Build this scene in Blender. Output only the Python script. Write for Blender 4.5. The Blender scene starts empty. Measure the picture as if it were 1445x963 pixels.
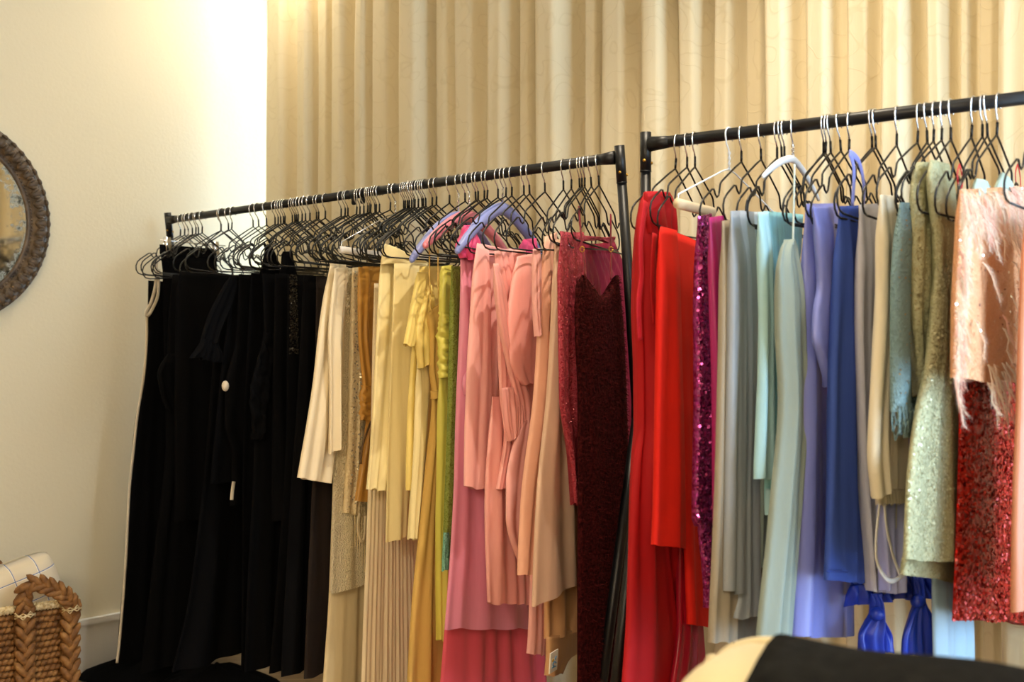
import bpy, bmesh, math, random
from mathutils import Vector, Matrix, noise

C = bpy.context.scene.collection
R = math.radians
# ------------------------------------------------------------------ camera
HC, F, CX, CY = 1.15, 1617.0, 722.5, 481.5        # eye height, focal length in pixels, picture centre
cam = bpy.data.cameras.new('camera')
cam.sensor_width = 36; cam.lens = F / 1445 * 36
cam.dof.use_dof = True; cam.dof.focus_distance = 2.85; cam.dof.aperture_fstop = 4.0
cam.clip_start = 0.05
camo = bpy.data.objects.new('camera', cam); C.objects.link(camo)
camo.location = (0, 0, HC); camo.rotation_euler = (R(90), 0, 0)
bpy.context.scene.camera = camo
# ------------------------------------------------------------------ room frame (directions)
CORNER = Vector((-0.997, 4.51))
CD = Vector((0.736, -0.677))        # along the curtain wall
WD = Vector((0.677, 0.736))         # along the side wall, away from the camera
WN = Vector((0.736, -0.677))        # side wall normal, into the room
BN = Vector((-0.677, -0.736))       # curtain wall normal, into the room
CEIL = 2.85
RAW = 4.45                          # position of the opposite wall along CD
FRW = 5.6                           # position of the wall behind the camera along BN
# ------------------------------------------------------------------ world, lamps, exposure
vs = bpy.context.scene.view_settings
vs.view_transform = 'Standard'; vs.look = 'None'; vs.gamma = 1.0; vs.exposure = -0.28
w = bpy.data.worlds.new('sky'); bpy.context.scene.world = w; w.use_nodes = True
bg = w.node_tree.nodes['Background']
bg.inputs[0].default_value = (0.60, 0.80, 1.0, 1); bg.inputs[1].default_value = 17.0

def spot(x, y, z, power, size=110, blend=0.9, radius=0.035, col=(1, 0.85, 0.63), tilt=(0, 0)):
    l = bpy.data.lights.new('ceiling_lamp', 'SPOT'); l.energy = power; l.color = col
    l.spot_size = R(size); l.spot_blend = blend; l.shadow_soft_size = radius
    o = bpy.data.objects.new('ceiling_lamp', l); C.objects.link(o); o.location = (x, y, z)
    o.rotation_euler = (R(tilt[0]), R(tilt[1]), 0)
    return o
spot(-0.86, 4.10, 2.79, 30, 150, 1.0, 0.06)                     # corner lamp that washes the side wall
spot(-0.95, 2.95, 2.79, 22)
spot(0.34, 2.24, 2.79, 125, 110, 0.9, 0.018)                      # key lamp between the two racks
spot(0.95, 1.35, 2.79, 16)
def add_fill(x, y, z, power):  # unseen fill light, added behind the camera to brighten fronts and lower garments
    l = bpy.data.lights.new('fill_light', 'POINT'); l.energy = power; l.color = (1, 0.86, 0.65); l.shadow_soft_size = .16
    o = bpy.data.objects.new('fill_light', l); C.objects.link(o); o.location = (x, y, z)
add_fill(-0.8, -0.5, 2.0, 92)
add_fill(0.5, -0.9, 2.0, 66)
add_fill(-0.1, -0.3, 1.5, 22)

def portal(c2, z, d2, n2, wid, hei):
    l = bpy.data.lights.new('window_portal', 'AREA'); l.shape = 'RECTANGLE'; l.size = wid; l.size_y = hei
    l.cycles.is_portal = True
    o = bpy.data.objects.new('window_portal', l); C.objects.link(o)
    zax = -Vector((n2.x, n2.y, 0)); xax = Vector((d2.x, d2.y, 0)); yax = zax.cross(xax)
    m = Matrix((xax, yax, zax)).transposed().to_4x4(); m.translation = (c2.x, c2.y, z); o.matrix_world = m

# ------------------------------------------------------------------ helpers
def srgb(h):
    v = [int(h[i:i + 2], 16) / 255 for i in (0, 2, 4)]
    return tuple((c / 12.92 if c <= .04045 else ((c + .055) / 1.055) ** 2.4) for c in v) + (1,)

def material(name, col, rough=0.8, spec=0.3, metal=0.0, sheen=0.0):
    m = bpy.data.materials.new(name); m.use_nodes = True
    b = m.node_tree.nodes['Principled BSDF']
    b.inputs['Base Color'].default_value = srgb(col) if isinstance(col, str) else col
    b.inputs['Roughness'].default_value = rough; b.inputs['Metallic'].default_value = metal
    b.inputs['Specular IOR Level'].default_value = spec
    if sheen:
        b.inputs['Sheen Weight'].default_value = sheen; b.inputs['Sheen Roughness'].default_value = 0.5
    return m

class N:
    def __init__(s, m): s.t = m.node_tree; s.b = s.t.nodes['Principled BSDF']
    def add(s, typ, **kw):
        n = s.t.nodes.new(typ)
        for k, v in kw.items():
            if k.startswith('i_'): n.inputs[k[2:].replace('_', ' ')].default_value = v
            else: setattr(n, k, v)
        return n
    def link(s, a, b): s.t.links.new(a, b)
    def coord(s, scale=(1, 1, 1), kind='Object'):
        tc = s.add('ShaderNodeTexCoord'); mp = s.add('ShaderNodeMapping'); mp.inputs['Scale'].default_value = scale
        s.link(tc.outputs[kind], mp.inputs[0]); return mp.outputs[0]
    def ramp(s, src, stops):
        r = s.add('ShaderNodeValToRGB'); e = r.color_ramp.elements
        while len(e) < len(stops): e.new(0.5)
        for k, (p, c) in zip(e, stops): k.position = p; k.color = c if len(c) == 4 else (*c, 1)
        s.link(src, r.inputs[0]); return r.outputs[0]
    def bump(s, src, strength, dist):
        b = s.add('ShaderNodeBump'); b.inputs['Strength'].default_value = strength; b.inputs['Distance'].default_value = dist
        s.link(src, b.inputs['Height']); s.link(b.outputs[0], s.b.inputs['Normal'])

_cl = {}
def cloth(col, kind='cotton'):
    """fabric: cotton, satin, chiffon, knit, lurex, velvet, sequin, pleat"""
    k = (col, kind)
    if k in _cl: return _cl[k]
    rough, spec, sheen = {'cotton': (.85, .2, 0), 'satin': (.38, .45, 0), 'chiffon': (.7, .25, 0), 'knit': (.9, .15, 0), 'crepe': (.8, .2, 0),
                          'lurex': (.6, .4, 0), 'velvet': (.95, .05, 0), 'sequin': (.4, .5, 0), 'pleat': (.6, .3, 0), 'black': (.9, .06, 0)}[kind]
    m = material(kind + '_' + col, col, rough, spec, 0, sheen); n = N(m)
    if kind in ('cotton', 'crepe', 'chiffon', 'black'):
        t = n.add('ShaderNodeTexNoise', i_Scale=5.0, i_Detail=5.0); n.link(n.coord((6, 6, 1)), t.inputs[0]); n.bump(t.outputs[0], .25, .01)
    elif kind == 'satin':
        t = n.add('ShaderNodeTexNoise', i_Scale=4.0, i_Detail=3.0); n.link(n.coord((3, 3, 1)), t.inputs[0]); n.bump(t.outputs[0], .25, .02)
    elif kind == 'pleat':
        t = n.add('ShaderNodeTexNoise', i_Scale=60.0, i_Detail=2.0); n.link(n.coord((3, 3, .03)), t.inputs[0]); n.bump(t.outputs[0], .6, .004)
    elif kind == 'knit':
        t = n.add('ShaderNodeTexVoronoi', i_Scale=210.0); n.link(n.coord((1.4, 1.4, .9)), t.inputs[0]); n.bump(t.outputs[0], .8, .006)
        c = n.ramp(t.outputs[0], [(0.05, tuple(x * .82 for x in srgb(col)[:3])), (.5, srgb(col))]); n.link(c, n.b.inputs['Base Color'])
    elif kind == 'velvet':
        t = n.add('ShaderNodeTexNoise', i_Scale=130.0, i_Detail=3.0); n.link(n.coord(), t.inputs[0]); n.bump(t.outputs[0], .9, .01)
        c = n.ramp(t.outputs[0], [(0.4, tuple(x * .6 for x in srgb(col)[:3])), (.62, tuple(min(1, x * 1.5) for x in srgb(col)[:3]))]); n.link(c, n.b.inputs['Base Color'])
    elif kind in ('lurex', 'sequin'):
        t = n.add('ShaderNodeTexVoronoi', i_Scale=420.0 if kind == 'lurex' else 190.0); n.link(n.coord(), t.inputs[0])
        hs = n.add('ShaderNodeSeparateColor'); n.link(t.outputs['Color'], hs.inputs[0])
        met = n.ramp(hs.outputs[0], [(.72 if kind == 'lurex' else .4, (0, 0, 0)), (.78 if kind == 'lurex' else .5, (1, 1, 1))])
        n.link(met, n.b.inputs['Metallic'])
        nm = n.add('ShaderNodeVectorMath', operation='SUBTRACT'); n.link(t.outputs['Color'], nm.inputs[0]); nm.inputs[1].default_value = (.5, .5, .5)
        sc = n.add('ShaderNodeVectorMath', operation='SCALE'); n.link(nm.outputs[0], sc.inputs[0]); sc.inputs['Scale'].default_value = .7
        g = n.add('ShaderNodeNewGeometry'); ad = n.add('ShaderNodeVectorMath', operation='ADD'); n.link(g.outputs['Normal'], ad.inputs[0]); n.link(sc.outputs[0], ad.inputs[1])
        no = n.add('ShaderNodeVectorMath', operation='NORMALIZE'); n.link(ad.outputs[0], no.inputs[0]); n.link(no.outputs[0], n.b.inputs['Normal'])
    _cl[k] = m; return m

def tag(o, label=None, cat=None, group=None, kind=None):
    if label: o['label'] = label
    if cat: o['category'] = cat
    if group: o['group'] = group
    if kind: o['kind'] = kind
    return o

def root(name, loc, label=None, cat=None, group=None):
    o = bpy.data.objects.new(name, None); C.objects.link(o); o.location = loc; o.empty_display_size = .05
    return tag(o, label, cat, group)

BASE = {}
def obj(name, verts, faces, mat, parent=None, smooth=True, origin=None):
    """one mesh object; verts in world space, stored relative to its own or its thing's base"""
    base = BASE[parent.name] if parent is not None else Vector(origin) if origin is not None else Vector((0, 0, 0))
    me = bpy.data.meshes.new(name); me.from_pydata([tuple(Vector(v) - base) for v in verts], [], faces)
    if mat: me.materials.append(mat)
    if smooth: me.polygons.foreach_set('use_smooth', [True] * len(me.polygons))
    o = bpy.data.objects.new(name, me); C.objects.link(o); BASE[o.name] = base
    if parent is not None: o.parent = parent
    elif origin is not None: o.location = base
    return o

def based(name, loc, label=None, cat=None, group=None):
    o = root(name, loc, label, cat, group); BASE[o.name] = Vector(loc); return o

class MB:
    def __init__(s): s.v = []; s.f = []
    def add(s, v, f):
        k = len(s.v); s.v += [tuple(p) for p in v]; s.f += [tuple(i + k for i in q) for q in f]
    def box(s, c, x, y, z):
        """c centre; x,y,z half-extent vectors"""
        c, x, y, z = Vector(c), Vector(x), Vector(y), Vector(z)
        p = [c + a * x + b * y + d * z for a in (-1, 1) for b in (-1, 1) for d in (-1, 1)]
        s.add(p, [(0, 1, 3, 2), (4, 6, 7, 5), (0, 4, 5, 1), (2, 3, 7, 6), (0, 2, 6, 4), (1, 5, 7, 3)])
    def tube(s, pts, r, sides=8, flat=1.0, up=None, cap=True):
        """sweep an (optionally flattened) circle along pts; r number or list"""
        pts = [Vector(p) for p in pts]; n = len(pts); rr = r if isinstance(r, (list, tuple)) else [r] * n
        k = len(s.v); prev = None
        for i, p in enumerate(pts):
            t = (pts[min(i + 1, n - 1)] - pts[max(i - 1, 0)]).normalized()
            if prev is None:
                u = Vector(up) if up is not None else (Vector((0, 0, 1)) if abs(t.z) < .9 else Vector((1, 0, 0)))
            else: u = prev
            a = (u - t * u.dot(t))
            if a.length < 1e-6: a = t.orthogonal()
            a.normalize(); prev = a; b = t.cross(a)
            for j in range(sides):
                an = 2 * math.pi * j / sides
                s.v.append(tuple(p + a * (math.cos(an) * rr[i] * flat) + b * (math.sin(an) * rr[i])))
        for i in range(n - 1):
            for j in range(sides):
                q = (j + 1) % sides
                s.f.append((k + i * sides + j, k + i * sides + q, k + (i + 1) * sides + q, k + (i + 1) * sides + j))
        if cap:
            s.f.append(tuple(k + j for j in reversed(range(sides)))); s.f.append(tuple(k + (n - 1) * sides + j for j in range(sides)))
    def ball(s, c, x, y, z, nu=10, nv=6):
        c, x, y, z = Vector(c), Vector(x), Vector(y), Vector(z); v = [c - z]; f = []
        for i in range(1, nv):
            th = math.pi * i / nv - math.pi / 2
            for j in range(nu):
                ph = 2 * math.pi * j / nu
                v.append(c + x * (math.cos(th) * math.cos(ph)) + y * (math.cos(th) * math.sin(ph)) + z * math.sin(th))
        v.append(c + z); L = len(v) - 1
        for j in range(nu):
            f.append((0, 1 + (j + 1) % nu, 1 + j)); f.append((L, L - nu + j, L - nu + (j + 1) % nu))
        for i in range(nv - 2):
            for j in range(nu):
                a = 1 + i * nu + j; b = 1 + i * nu + (j + 1) % nu; f.append((a, b, b + nu, a + nu))
        s.add(v, f)
    def build(s, name, mat, parent=None, smooth=True, origin=None): return obj(name, s.v, s.f, mat, parent, smooth, origin=origin)

def spline(pts, n=6):
    pts = [Vector(p) for p in pts]; out = []
    for i in range(len(pts) - 1):
        p0, p1, p2, p3 = pts[max(i - 1, 0)], pts[i], pts[i + 1], pts[min(i + 2, len(pts) - 1)]
        for k in range(n):
            t = k / n
            out.append(.5 * ((2 * p1) + (p2 - p0) * t + (2 * p0 - 5 * p1 + 4 * p2 - p3) * t * t + (3 * p1 - p0 - 3 * p2 + p3) * t ** 3))
    out.append(pts[-1]); return out

def smoothstep(a, b, x):
    t = max(0, min(1, (x - a) / (b - a))); return t * t * (3 - 2 * t)
def P3(p2, z): return Vector((p2.x, p2.y, z))
def soft(tab, y):
    """smooth curve through the measured points (no overshoot)"""
    n_ = len(tab)
    if n_ < 3: return lin(tab, y)
    if y <= tab[0][0]: return tab[0][1]
    if y >= tab[-1][0]: return tab[-1][1]
    d = [(tab[i + 1][1] - tab[i][1]) / (tab[i + 1][0] - tab[i][0]) for i in range(n_ - 1)]
    m_ = [d[0]] + [0 if d[i - 1] * d[i] <= 0 else 2 * d[i - 1] * d[i] / (d[i - 1] + d[i]) for i in range(1, n_ - 1)] + [d[-1]]
    for i in range(n_ - 1):
        if y <= tab[i + 1][0]:
            w_ = tab[i + 1][0] - tab[i][0]; t = (y - tab[i][0]) / w_
            return (2 * t ** 3 - 3 * t * t + 1) * tab[i][1] + (t ** 3 - 2 * t * t + t) * w_ * m_[i] + (-2 * t ** 3 + 3 * t * t) * tab[i + 1][1] + (t ** 3 - t * t) * w_ * m_[i + 1]
def lin(tab, y):
    if y <= tab[0][0]: return tab[0][1]
    for (a, b), (c, d) in zip(tab, tab[1:]):
        if y <= c: return b + (d - b) * (y - a) / (c - a)
    return tab[-1][1]

# ------------------------------------------------------------------ room shell
m_wall = material('cream_paint', 'E6DBBE', .7, .25); n = N(m_wall)
t = n.add('ShaderNodeTexNoise', i_Scale=90.0, i_Detail=3.0); n.link(n.coord(), t.inputs[0]); n.bump(t.outputs[0], .06, .01)
m_trim = material('white_gloss_paint', 'EFEAE0', .4, .4)
m_ceil = material('white_ceiling_paint', 'F3EFE6', .9, .2)
m_floor = material('lightened_wood_floor', '9A8060', .45, .4); n = N(m_floor)  # floor wood made lighter than it is, to bounce light up onto the clothes
t = n.add('ShaderNodeTexNoise', i_Scale=3.0, i_Detail=6.0); n.link(n.coord((1, 14, 1)), t.inputs[0])
n.link(n.ramp(t.outputs[0], [(.3, srgb('86694A')), (.7, srgb('B0946E'))]), n.b.inputs['Base Color'])
m_glass = bpy.data.materials.new('window_glass'); m_glass.use_nodes = True
nt = m_glass.node_tree; nt.nodes.remove(nt.nodes['Principled BSDF'])
tr = nt.nodes.new('ShaderNodeBsdfTransparent'); gl = nt.nodes.new('ShaderNodeBsdfGlossy'); gl.inputs['Roughness'].default_value = .02
fr = nt.nodes.new('ShaderNodeFresnel'); mx = nt.nodes.new('ShaderNodeMixShader')
nt.links.new(fr.outputs[0], mx.inputs[0]); nt.links.new(tr.outputs[0], mx.inputs[1]); nt.links.new(gl.outputs[0], mx.inputs[2])
nt.links.new(mx.outputs[0], nt.nodes['Material Output'].inputs[0])

def room(a, b): return CORNER + CD * a + BN * b       # a along curtain wall, b into the room
def slab(name, a0, a1, b0, b1, z0, z1, mat, parent=None):
    mb = MB(); c = room((a0 + a1) / 2, (b0 + b1) / 2)
    mb.box((c.x, c.y, (z0 + z1) / 2), (CD.x * (a1 - a0) / 2, CD.y * (a1 - a0) / 2, 0), (BN.x * (b1 - b0) / 2, BN.y * (b1 - b0) / 2, 0), (0, 0, (z1 - z0) / 2))
    o = mb.build(name, mat, parent, False)
    if parent is None: o['kind'] = 'structure'
    return o
BW = -0.13                                             # the back wall stands behind the curtain
slab('floor', -.2, RAW + .2, BW - .2, FRW + .2, -.1, 0, m_floor)
slab('ceiling', -.2, RAW + .2, BW - .2, FRW + .2, CEIL, CEIL + .1, m_ceil)
slab('wall_left', -.15, 0, BW - .15, FRW + .15, 0, CEIL, m_wall)
slab('wall_front', 0, RAW, FRW, FRW + .15, 0, CEIL, m_wall)
def wall_open(name, mk, lo, hi, o0, o1, z0, z1):
    """wall of four pieces round one opening, joined into one mesh"""
    parts = [mk(lo, o0, 0, CEIL), mk(o1, hi, 0, CEIL), mk(o0, o1, 0, z0), mk(o0, o1, z1, CEIL)]
    mb = MB()
    for p in parts:
        if p: mb.box(*p)
    o = mb.build(name, m_wall, None, False); o['kind'] = 'structure'
def mk_back(a0, a1, z0, z1):
    if a1 - a0 < 1e-4: return None
    c = room((a0 + a1) / 2, BW - .075)
    return ((c.x, c.y, (z0 + z1) / 2), P3(CD * ((a1 - a0) / 2), 0), P3(BN * .075, 0), (0, 0, (z1 - z0) / 2))
def mk_right(b0, b1, z0, z1):
    c = room(RAW + .075, (b0 + b1) / 2)
    return ((c.x, c.y, (z0 + z1) / 2), P3(BN * ((b1 - b0) / 2), 0), P3(CD * .075, 0), (0, 0, (z1 - z0) / 2))
wall_open('wall_back', mk_back, 0, RAW, 0.0, 4.4, .25, 2.7)
wall_open('wall_right', mk_right, BW, FRW, .06, 1.26, .12, 2.6)
def window(name, c2, d2, n2, wid, z0, z1, bars):
    mb = MB(); c = c2; zc = (z0 + z1) / 2; hz = (z1 - z0) / 2
    for k in range(bars + 1):
        q = c + d2 * (-wid / 2 + wid * k / bars)
        if k == 0: q = q + d2 * .012
        mb.box((q.x, q.y, zc), P3(d2 * .012, 0), P3(n2 * .03, 0), (0, 0, hz))
    for z in (z0 + .02, z1 - .02): mb.box((c.x, c.y, z), P3(d2 * wid / 2, 0), P3(n2 * .028, 0), (0, 0, .02))
    fr = mb.build(name, m_trim, None, False, origin=(c.x, c.y, z0)); fr['kind'] = 'structure'
    g = MB(); g.box((c.x, c.y, zc), P3(d2 * (wid / 2), 0), P3(n2 * .003, 0), (0, 0, hz)); g.build('pane', m_glass, fr, False)
wc = room(2.2, BW - .09); window('window_1', wc, CD, BN, 4.4, .25, 2.7, 4); portal(room(2.2, BW - .16), 1.475, CD, BN, 4.4, 2.45)
wc = room(RAW + .09, .66); window('window_2', wc, BN, -CD, 1.2, .12, 2.6, 2); portal(room(RAW + .16, .66), 1.36, BN, -CD, 1.2, 2.48)
# baseboards
def baseboard(name, c0, c1, nrm):
    mb = MB(); d = (c1 - c0); L = d.length; d = d / L; c = (c0 + c1) / 2
    q = c + nrm * .008; mb.box((q.x, q.y, .083), P3(d * L / 2, 0), P3(nrm * .008, 0), (0, 0, .083))
    q = c + nrm * .011; mb.box((q.x, q.y, .176), P3(d * L / 2, 0), P3(nrm * .011, 0), (0, 0, .010))
    o = mb.build(name, m_trim, None, False); o['kind'] = 'structure'
baseboard('baseboard_left', room(0, BW), room(0, FRW), CD)
baseboard('baseboard_back', room(0.02, BW), room(RAW, BW), BN)
# curtain track under the ceiling
slab('trim_1', .03, RAW, -.035, .035, CEIL - .04, CEIL, m_trim)

# ------------------------------------------------------------------ curtains
m_cur = material('beige_curtain', 'D2BE96', .75, .25, 0, .1); n = N(m_cur)
co = n.coord((1, 1, 1))
t1 = n.add('ShaderNodeTexNoise', i_Scale=9.0, i_Detail=0.0, i_Distortion=1.6); n.link(co, t1.inputs[0])
ln = n.ramp(t1.outputs[0], [(.47, (0, 0, 0)), (.5, (1, 1, 1)), (.53, (0, 0, 0))])
wv = n.add('ShaderNodeTexNoise', i_Scale=260.0, i_Detail=1.0); n.link(n.coord((1, 1, .12)), wv.inputs[0])
mixc = n.add('ShaderNodeMix', data_type='RGBA'); n.link(ln, mixc.inputs[0])
mixc.inputs[6].default_value = srgb('D9CBAA'); mixc.inputs[7].default_value = srgb('D3C4A1')
n.link(mixc.outputs[2], n.b.inputs['Base Color'])
sm = n.add('ShaderNodeMath', operation='ADD'); n.link(ln, sm.inputs[0]); n.link(wv.outputs[0], sm.inputs[1]); n.bump(sm.outputs[0], .25, .0015)
tl = n.add('ShaderNodeBsdfTranslucent'); tl.inputs[0].default_value = srgb('E8DCC4'); mx = n.add('ShaderNodeMixShader'); mx.inputs[0].default_value = .03
n.link(n.b.outputs[0], mx.inputs[1]); n.link(tl.outputs[0], mx.inputs[2]); n.link(mx.outputs[0], n.t.nodes['Material Output'].inputs[0])
# where each pleat starts along the wall, from the picture columns of the pleat edges
def t_of_px(px, off=.06):
    o = CORNER + BN * off; tx = (px - CX) / F
    return (tx * o.y - o.x) / (CD.x - tx * CD.y)
edges = [372, 417, 440, 464, 499, 523, 564, 607, 636, 686, 730, 757, 818, 845, 904, 954, 1003, 1046, 1086, 1141, 1196, 1248, 1313, 1360, 1386, 1420]
ts = [t_of_px(p) for p in edges]
while ts[-1] < RAW - .1: ts.append(ts[-1] + .10 + .05 * (len(ts) % 3))
def curtain(name, k0, k1, label, off, seed, zb=.012, zt=CEIL - .04):
    rnd = random.Random(seed); V = []; Fc = []
    cols = []                                            # (t, amplitude profile, pleat index)
    for k in range(k0, k1):
        wdt = ts[k + 1] - ts[k]; A = min(.042, .32 * wdt) * rnd.choice((.55, .8, 1.0, 1.2)); r1 = rnd.uniform(.3, .5); r2 = rnd.uniform(.62, .82)
        kn = [(0, .75 * A), (.05, A), (r1, .92 * A), (r1 + .05, .8 * A), (r2 - .04, -.75 * A), (r2 + .02, -.95 * A), (.95, -A), (.975, -.8 * A), (1.0, .5 * A)]
        for i in range(24):
            p = i / 24; cols.append((ts[k] + p * wdt, lin(kn, p), k))
    cols.append((ts[k1], 0, k1 - 1))
    NZ = 46; n0 = len(cols)
    for j in range(NZ + 1):
        h = j / NZ; z = zb + (zt - zb) * h
        for (t, v, k) in cols:
            tt = t + .012 * (noise.noise(Vector((t * 5.0, z * .8, seed))) + .5 * noise.noise(Vector((t * 14, z * .5, seed + 5)))) * (0 if abs(t - ts[k0]) < .003 else 1)
            vv = v * (1.0 + .25 * noise.noise(Vector((k * 1.7, z * .9, seed)))) + .006 * noise.noise(Vector((t * 20, z * 1.5, seed)))
            q = CORNER + CD * tt + BN * (off + vv); V.append((q.x, q.y, z))
    for j in range(NZ):
        for i in range(n0 - 1): Fc.append((j * n0 + i, j * n0 + i + 1, (j + 1) * n0 + i + 1, (j + 1) * n0 + i))
    q = CORNER + CD * ts[k0]
    o = obj(name, V, Fc, m_cur, None, origin=(q.x, q.y, 0)); tag(o, label, 'curtain')
    s = o.modifiers.new('thickness', 'SOLIDIFY'); s.thickness = .0025
    return o
ks = edges.index(1086)
curtain('curtain', 0, ks + 1, 'long beige pleated curtain panel behind the dark to pink rack, meeting the cream wall', .02, 3)
curtain('curtain', ks, len(ts) - 1, 'long beige pleated curtain panel behind the blue and green garments', .06, 8)

# ------------------------------------------------------------------ clothes racks
m_blk = material('black_powder_coat', '0C0C0E', .42, .4)
m_chr = material('chrome_wire', 'E6E8EC', .18, .5, 1.0)
m_brass = material('brass', 'B5893C', .3, .5, 1.0)
m_hang = material('black_rubber_wire', '08080A', .36, .45)
m_rub = material('black_caster_rubber', '101010', .7, .3)
ZB = HC + .43
class Rack: pass
def make_rack(label, A, B, lean):
    r = Rack(); r.A = Vector(A); r.B = Vector(B); r.L = (r.B - r.A).length; r.d = (r.B - r.A) / r.L
    r.p = Vector((-r.d.y, r.d.x))   # across the rack, away from the camera
    base = (r.A.x, r.A.y, 0); e = based('clothes_rack', base, label, 'clothes rack')
    D, Pv = P3(r.d, 0), P3(r.p, 0); A3, B3 = P3(r.A, ZB), P3(r.B, ZB); M3 = A3.lerp(B3, .527)
    mb = MB(); mb.tube([A3, M3 - D * .01], .0125, 20); mb.build('rail', m_blk, e)
    mb = MB(); mb.tube([M3 + D * .01, B3], .0127, 20); mb.build('rail', m_blk, e)
    mb = MB(); mb.tube([M3 - D * .028, M3 + D * .028], .0140, 20); cn = mb.build('rail_connector', m_blk, e)
    for sg in (-1, 1):
        mb = MB(); q = M3 + D * (.02 * sg); mb.tube([q - Vector((0, 0, .008)), q - Vector((0, 0, .027))], [.007, .0075], 10); mb.ball(q - Vector((0, 0, .027)), (.0075, 0, 0), (0, .0075, 0), (0, 0, .005)); mb.build('knob', m_blk, cn)
    for (E3, sg) in ((A3, -1), (B3, 1)):
        top = E3 + Vector((0, 0, .027)) + D * (.012 * sg); jt = E3 + Pv * lean - Vector((0, 0, .60)) + D * (.012 * sg)
        col = top.lerp(jt, .135)
        mb = MB(); mb.tube([top, col], .0122, 20); mb.tube([col, col.lerp(jt, .004)], .0130, 20); po = mb.build('post_sleeve', m_blk, e)
        mb = MB(); mb.tube([E3 - D * (.05 * sg), E3 + D * (.0 * sg)], [.0125, .0165], 20); mb.build('rail_socket', m_blk, e)
        mb = MB(); mb.tube([col, jt], [.0115, .0132], 20); mb.build('post', m_blk, e)
        for (kk, sd) in ((.75, Vector((-.35, -.93, 0))), (.8, Vector((.98, -.1, 0)))):
            q = top.lerp(col, kk); mb = MB(); mb.tube([q + sd * .010, q + sd * .0155], [.0042, .003], 8); mb.build('screw', m_brass, po)
        mb = MB(); mb.tube([jt + Vector((0, 0, .025)), jt - Vector((0, 0, .025))], .0150, 16); mb.build('post_clamp', m_blk, e)
        foot_c = Vector((E3.x, E3.y, .06)) + D * (.012 * sg)
        for s2 in (-1, 1):
            ft = foot_c + Pv * (.20 * s2 + lean)
            mb = MB(); mb.tube([jt, ft], .0122, 14); mb.build('leg', m_blk, e)
            cs = MB(); cs.tube([ft - D * .012 - Vector((0, 0, .035)), ft + D * .012 - Vector((0, 0, .035))], .0248, 16); cs.build('caster', m_rub, e)
        mb = MB(); mb.tube([foot_c + Pv * (lean - .20), foot_c + Pv * (lean + .20)], .012, 12); mb.build('foot_rail', m_blk, e)
    mb = MB(); q0 = Vector((A3.x, A3.y, .16)) + Pv * lean; q1 = Vector((B3.x, B3.y, .16)) + Pv * lean; mb.tube([q0, q1], .011, 12); mb.build('bottom_rail', m_blk, e)
    return r
rack1 = make_rack('black metal clothes rack whose rail carries black, yellow, pink and burgundy garments', (-1.217, 4.07), (0.242, 2.685), .07)
B2 = Vector((.302, 2.50)) + Vector((.786, -.619)) * 1.75
rack2 = make_rack('black metal clothes rack whose rail carries red, grey, blue and feathered garments', (.302, 2.50), tuple(B2), .0)

def rail_at(rack, px):
    tx = (px - CX) / F; s = (tx * rack.A.y - rack.A.x) / (rack.d.x - tx * rack.d.y); return rack.A + rack.d * s
def ang_for(Hp, near):
    """turn of a hanger on its rail so that its near end, .2 m from the hook, shows NEAR pixels left of the hook"""
    x0 = Hp.x / Hp.y * F; lo, hi = R(3), R(88)
    for _ in range(40):
        a = (lo + hi) / 2; q = Hp - Vector((math.sin(a), math.cos(a))) * .2
        if x0 - q.x / q.y * F < near: lo = a
        else: hi = a
    return lo

# wire hanger meshes, shared by all wire hangers (local x across the rail, near end negative; origin on the rail axis)
hk = [(.0165 * math.cos(R(a)), 0, -.0024 + .0165 * math.sin(R(a))) for a in range(-35, 215, 18)] + [(-.012, 0, -.021), (-.003, 0, -.031), (0, 0, -.040)]
m = MB(); m.tube(hk, .0017, 6); tmp = m.build('hook', m_chr); hook_me = tmp.data; bpy.data.objects.remove(tmp)
half = [(0, -.060), (.030, -.0735), (.098, -.107), (.106, -.113), (.109, -.124), (.113, -.134), (.121, -.138), (.129, -.134), (.136, -.126), (.145, -.127), (.182, -.147), (.194, -.156), (.200, -.168), (.198, -.181), (.188, -.190), (.172, -.193)]
half = [(a, -.060 + (b + .060) * 1.13) for a, b in half]
m = MB(); m.tube([(0, 0, -.038), (0, 0, -.062)], .0026, 8)
m.tube([(-a, 0, b) for a, b in reversed(half)] + [(a, 0, b) for a, b in half[1:]], .0021, 6, up=(0, 1, 0))
m.tube([(-.172, 0, half[-1][1]), (0, 0, half[-1][1] - .0005), (.172, 0, half[-1][1])], .0021, 6, up=(0, 1, 0))
tmp = m.build('frame', m_hang); frame_me = tmp.data; bpy.data.objects.remove(tmp)
HANG = []                                                 # (rack, px, object, position, angle)
def wire_hanger(rack, px, near, label, group=None, first=[True]):
    Hp = rail_at(rack, px); a = ang_for(Hp, near)
    e = root('wire_hanger', (Hp.x, Hp.y, ZB), label, 'hanger', group); e.rotation_euler = (R(rng.gauss(0, 2.0)), R(rng.gauss(0, 2.2)), math.pi / 2 - a)
    for nm, me in (('hook', hook_me), ('frame', frame_me)):
        c = bpy.data.objects.new(nm, me); C.objects.link(c); c.parent = e
        if nm == 'hook': c['label'] = 'shiny chrome hook'
    HANG.append((rack, px, e, Hp, a)); return e
near1 = [(240, 64), (330, 60), (400, 66), (560, 70), (640, 68), (715, 64), (745, 58), (770, 52), (795, 46), (845, 43)]
rng = random.Random(4)
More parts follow.
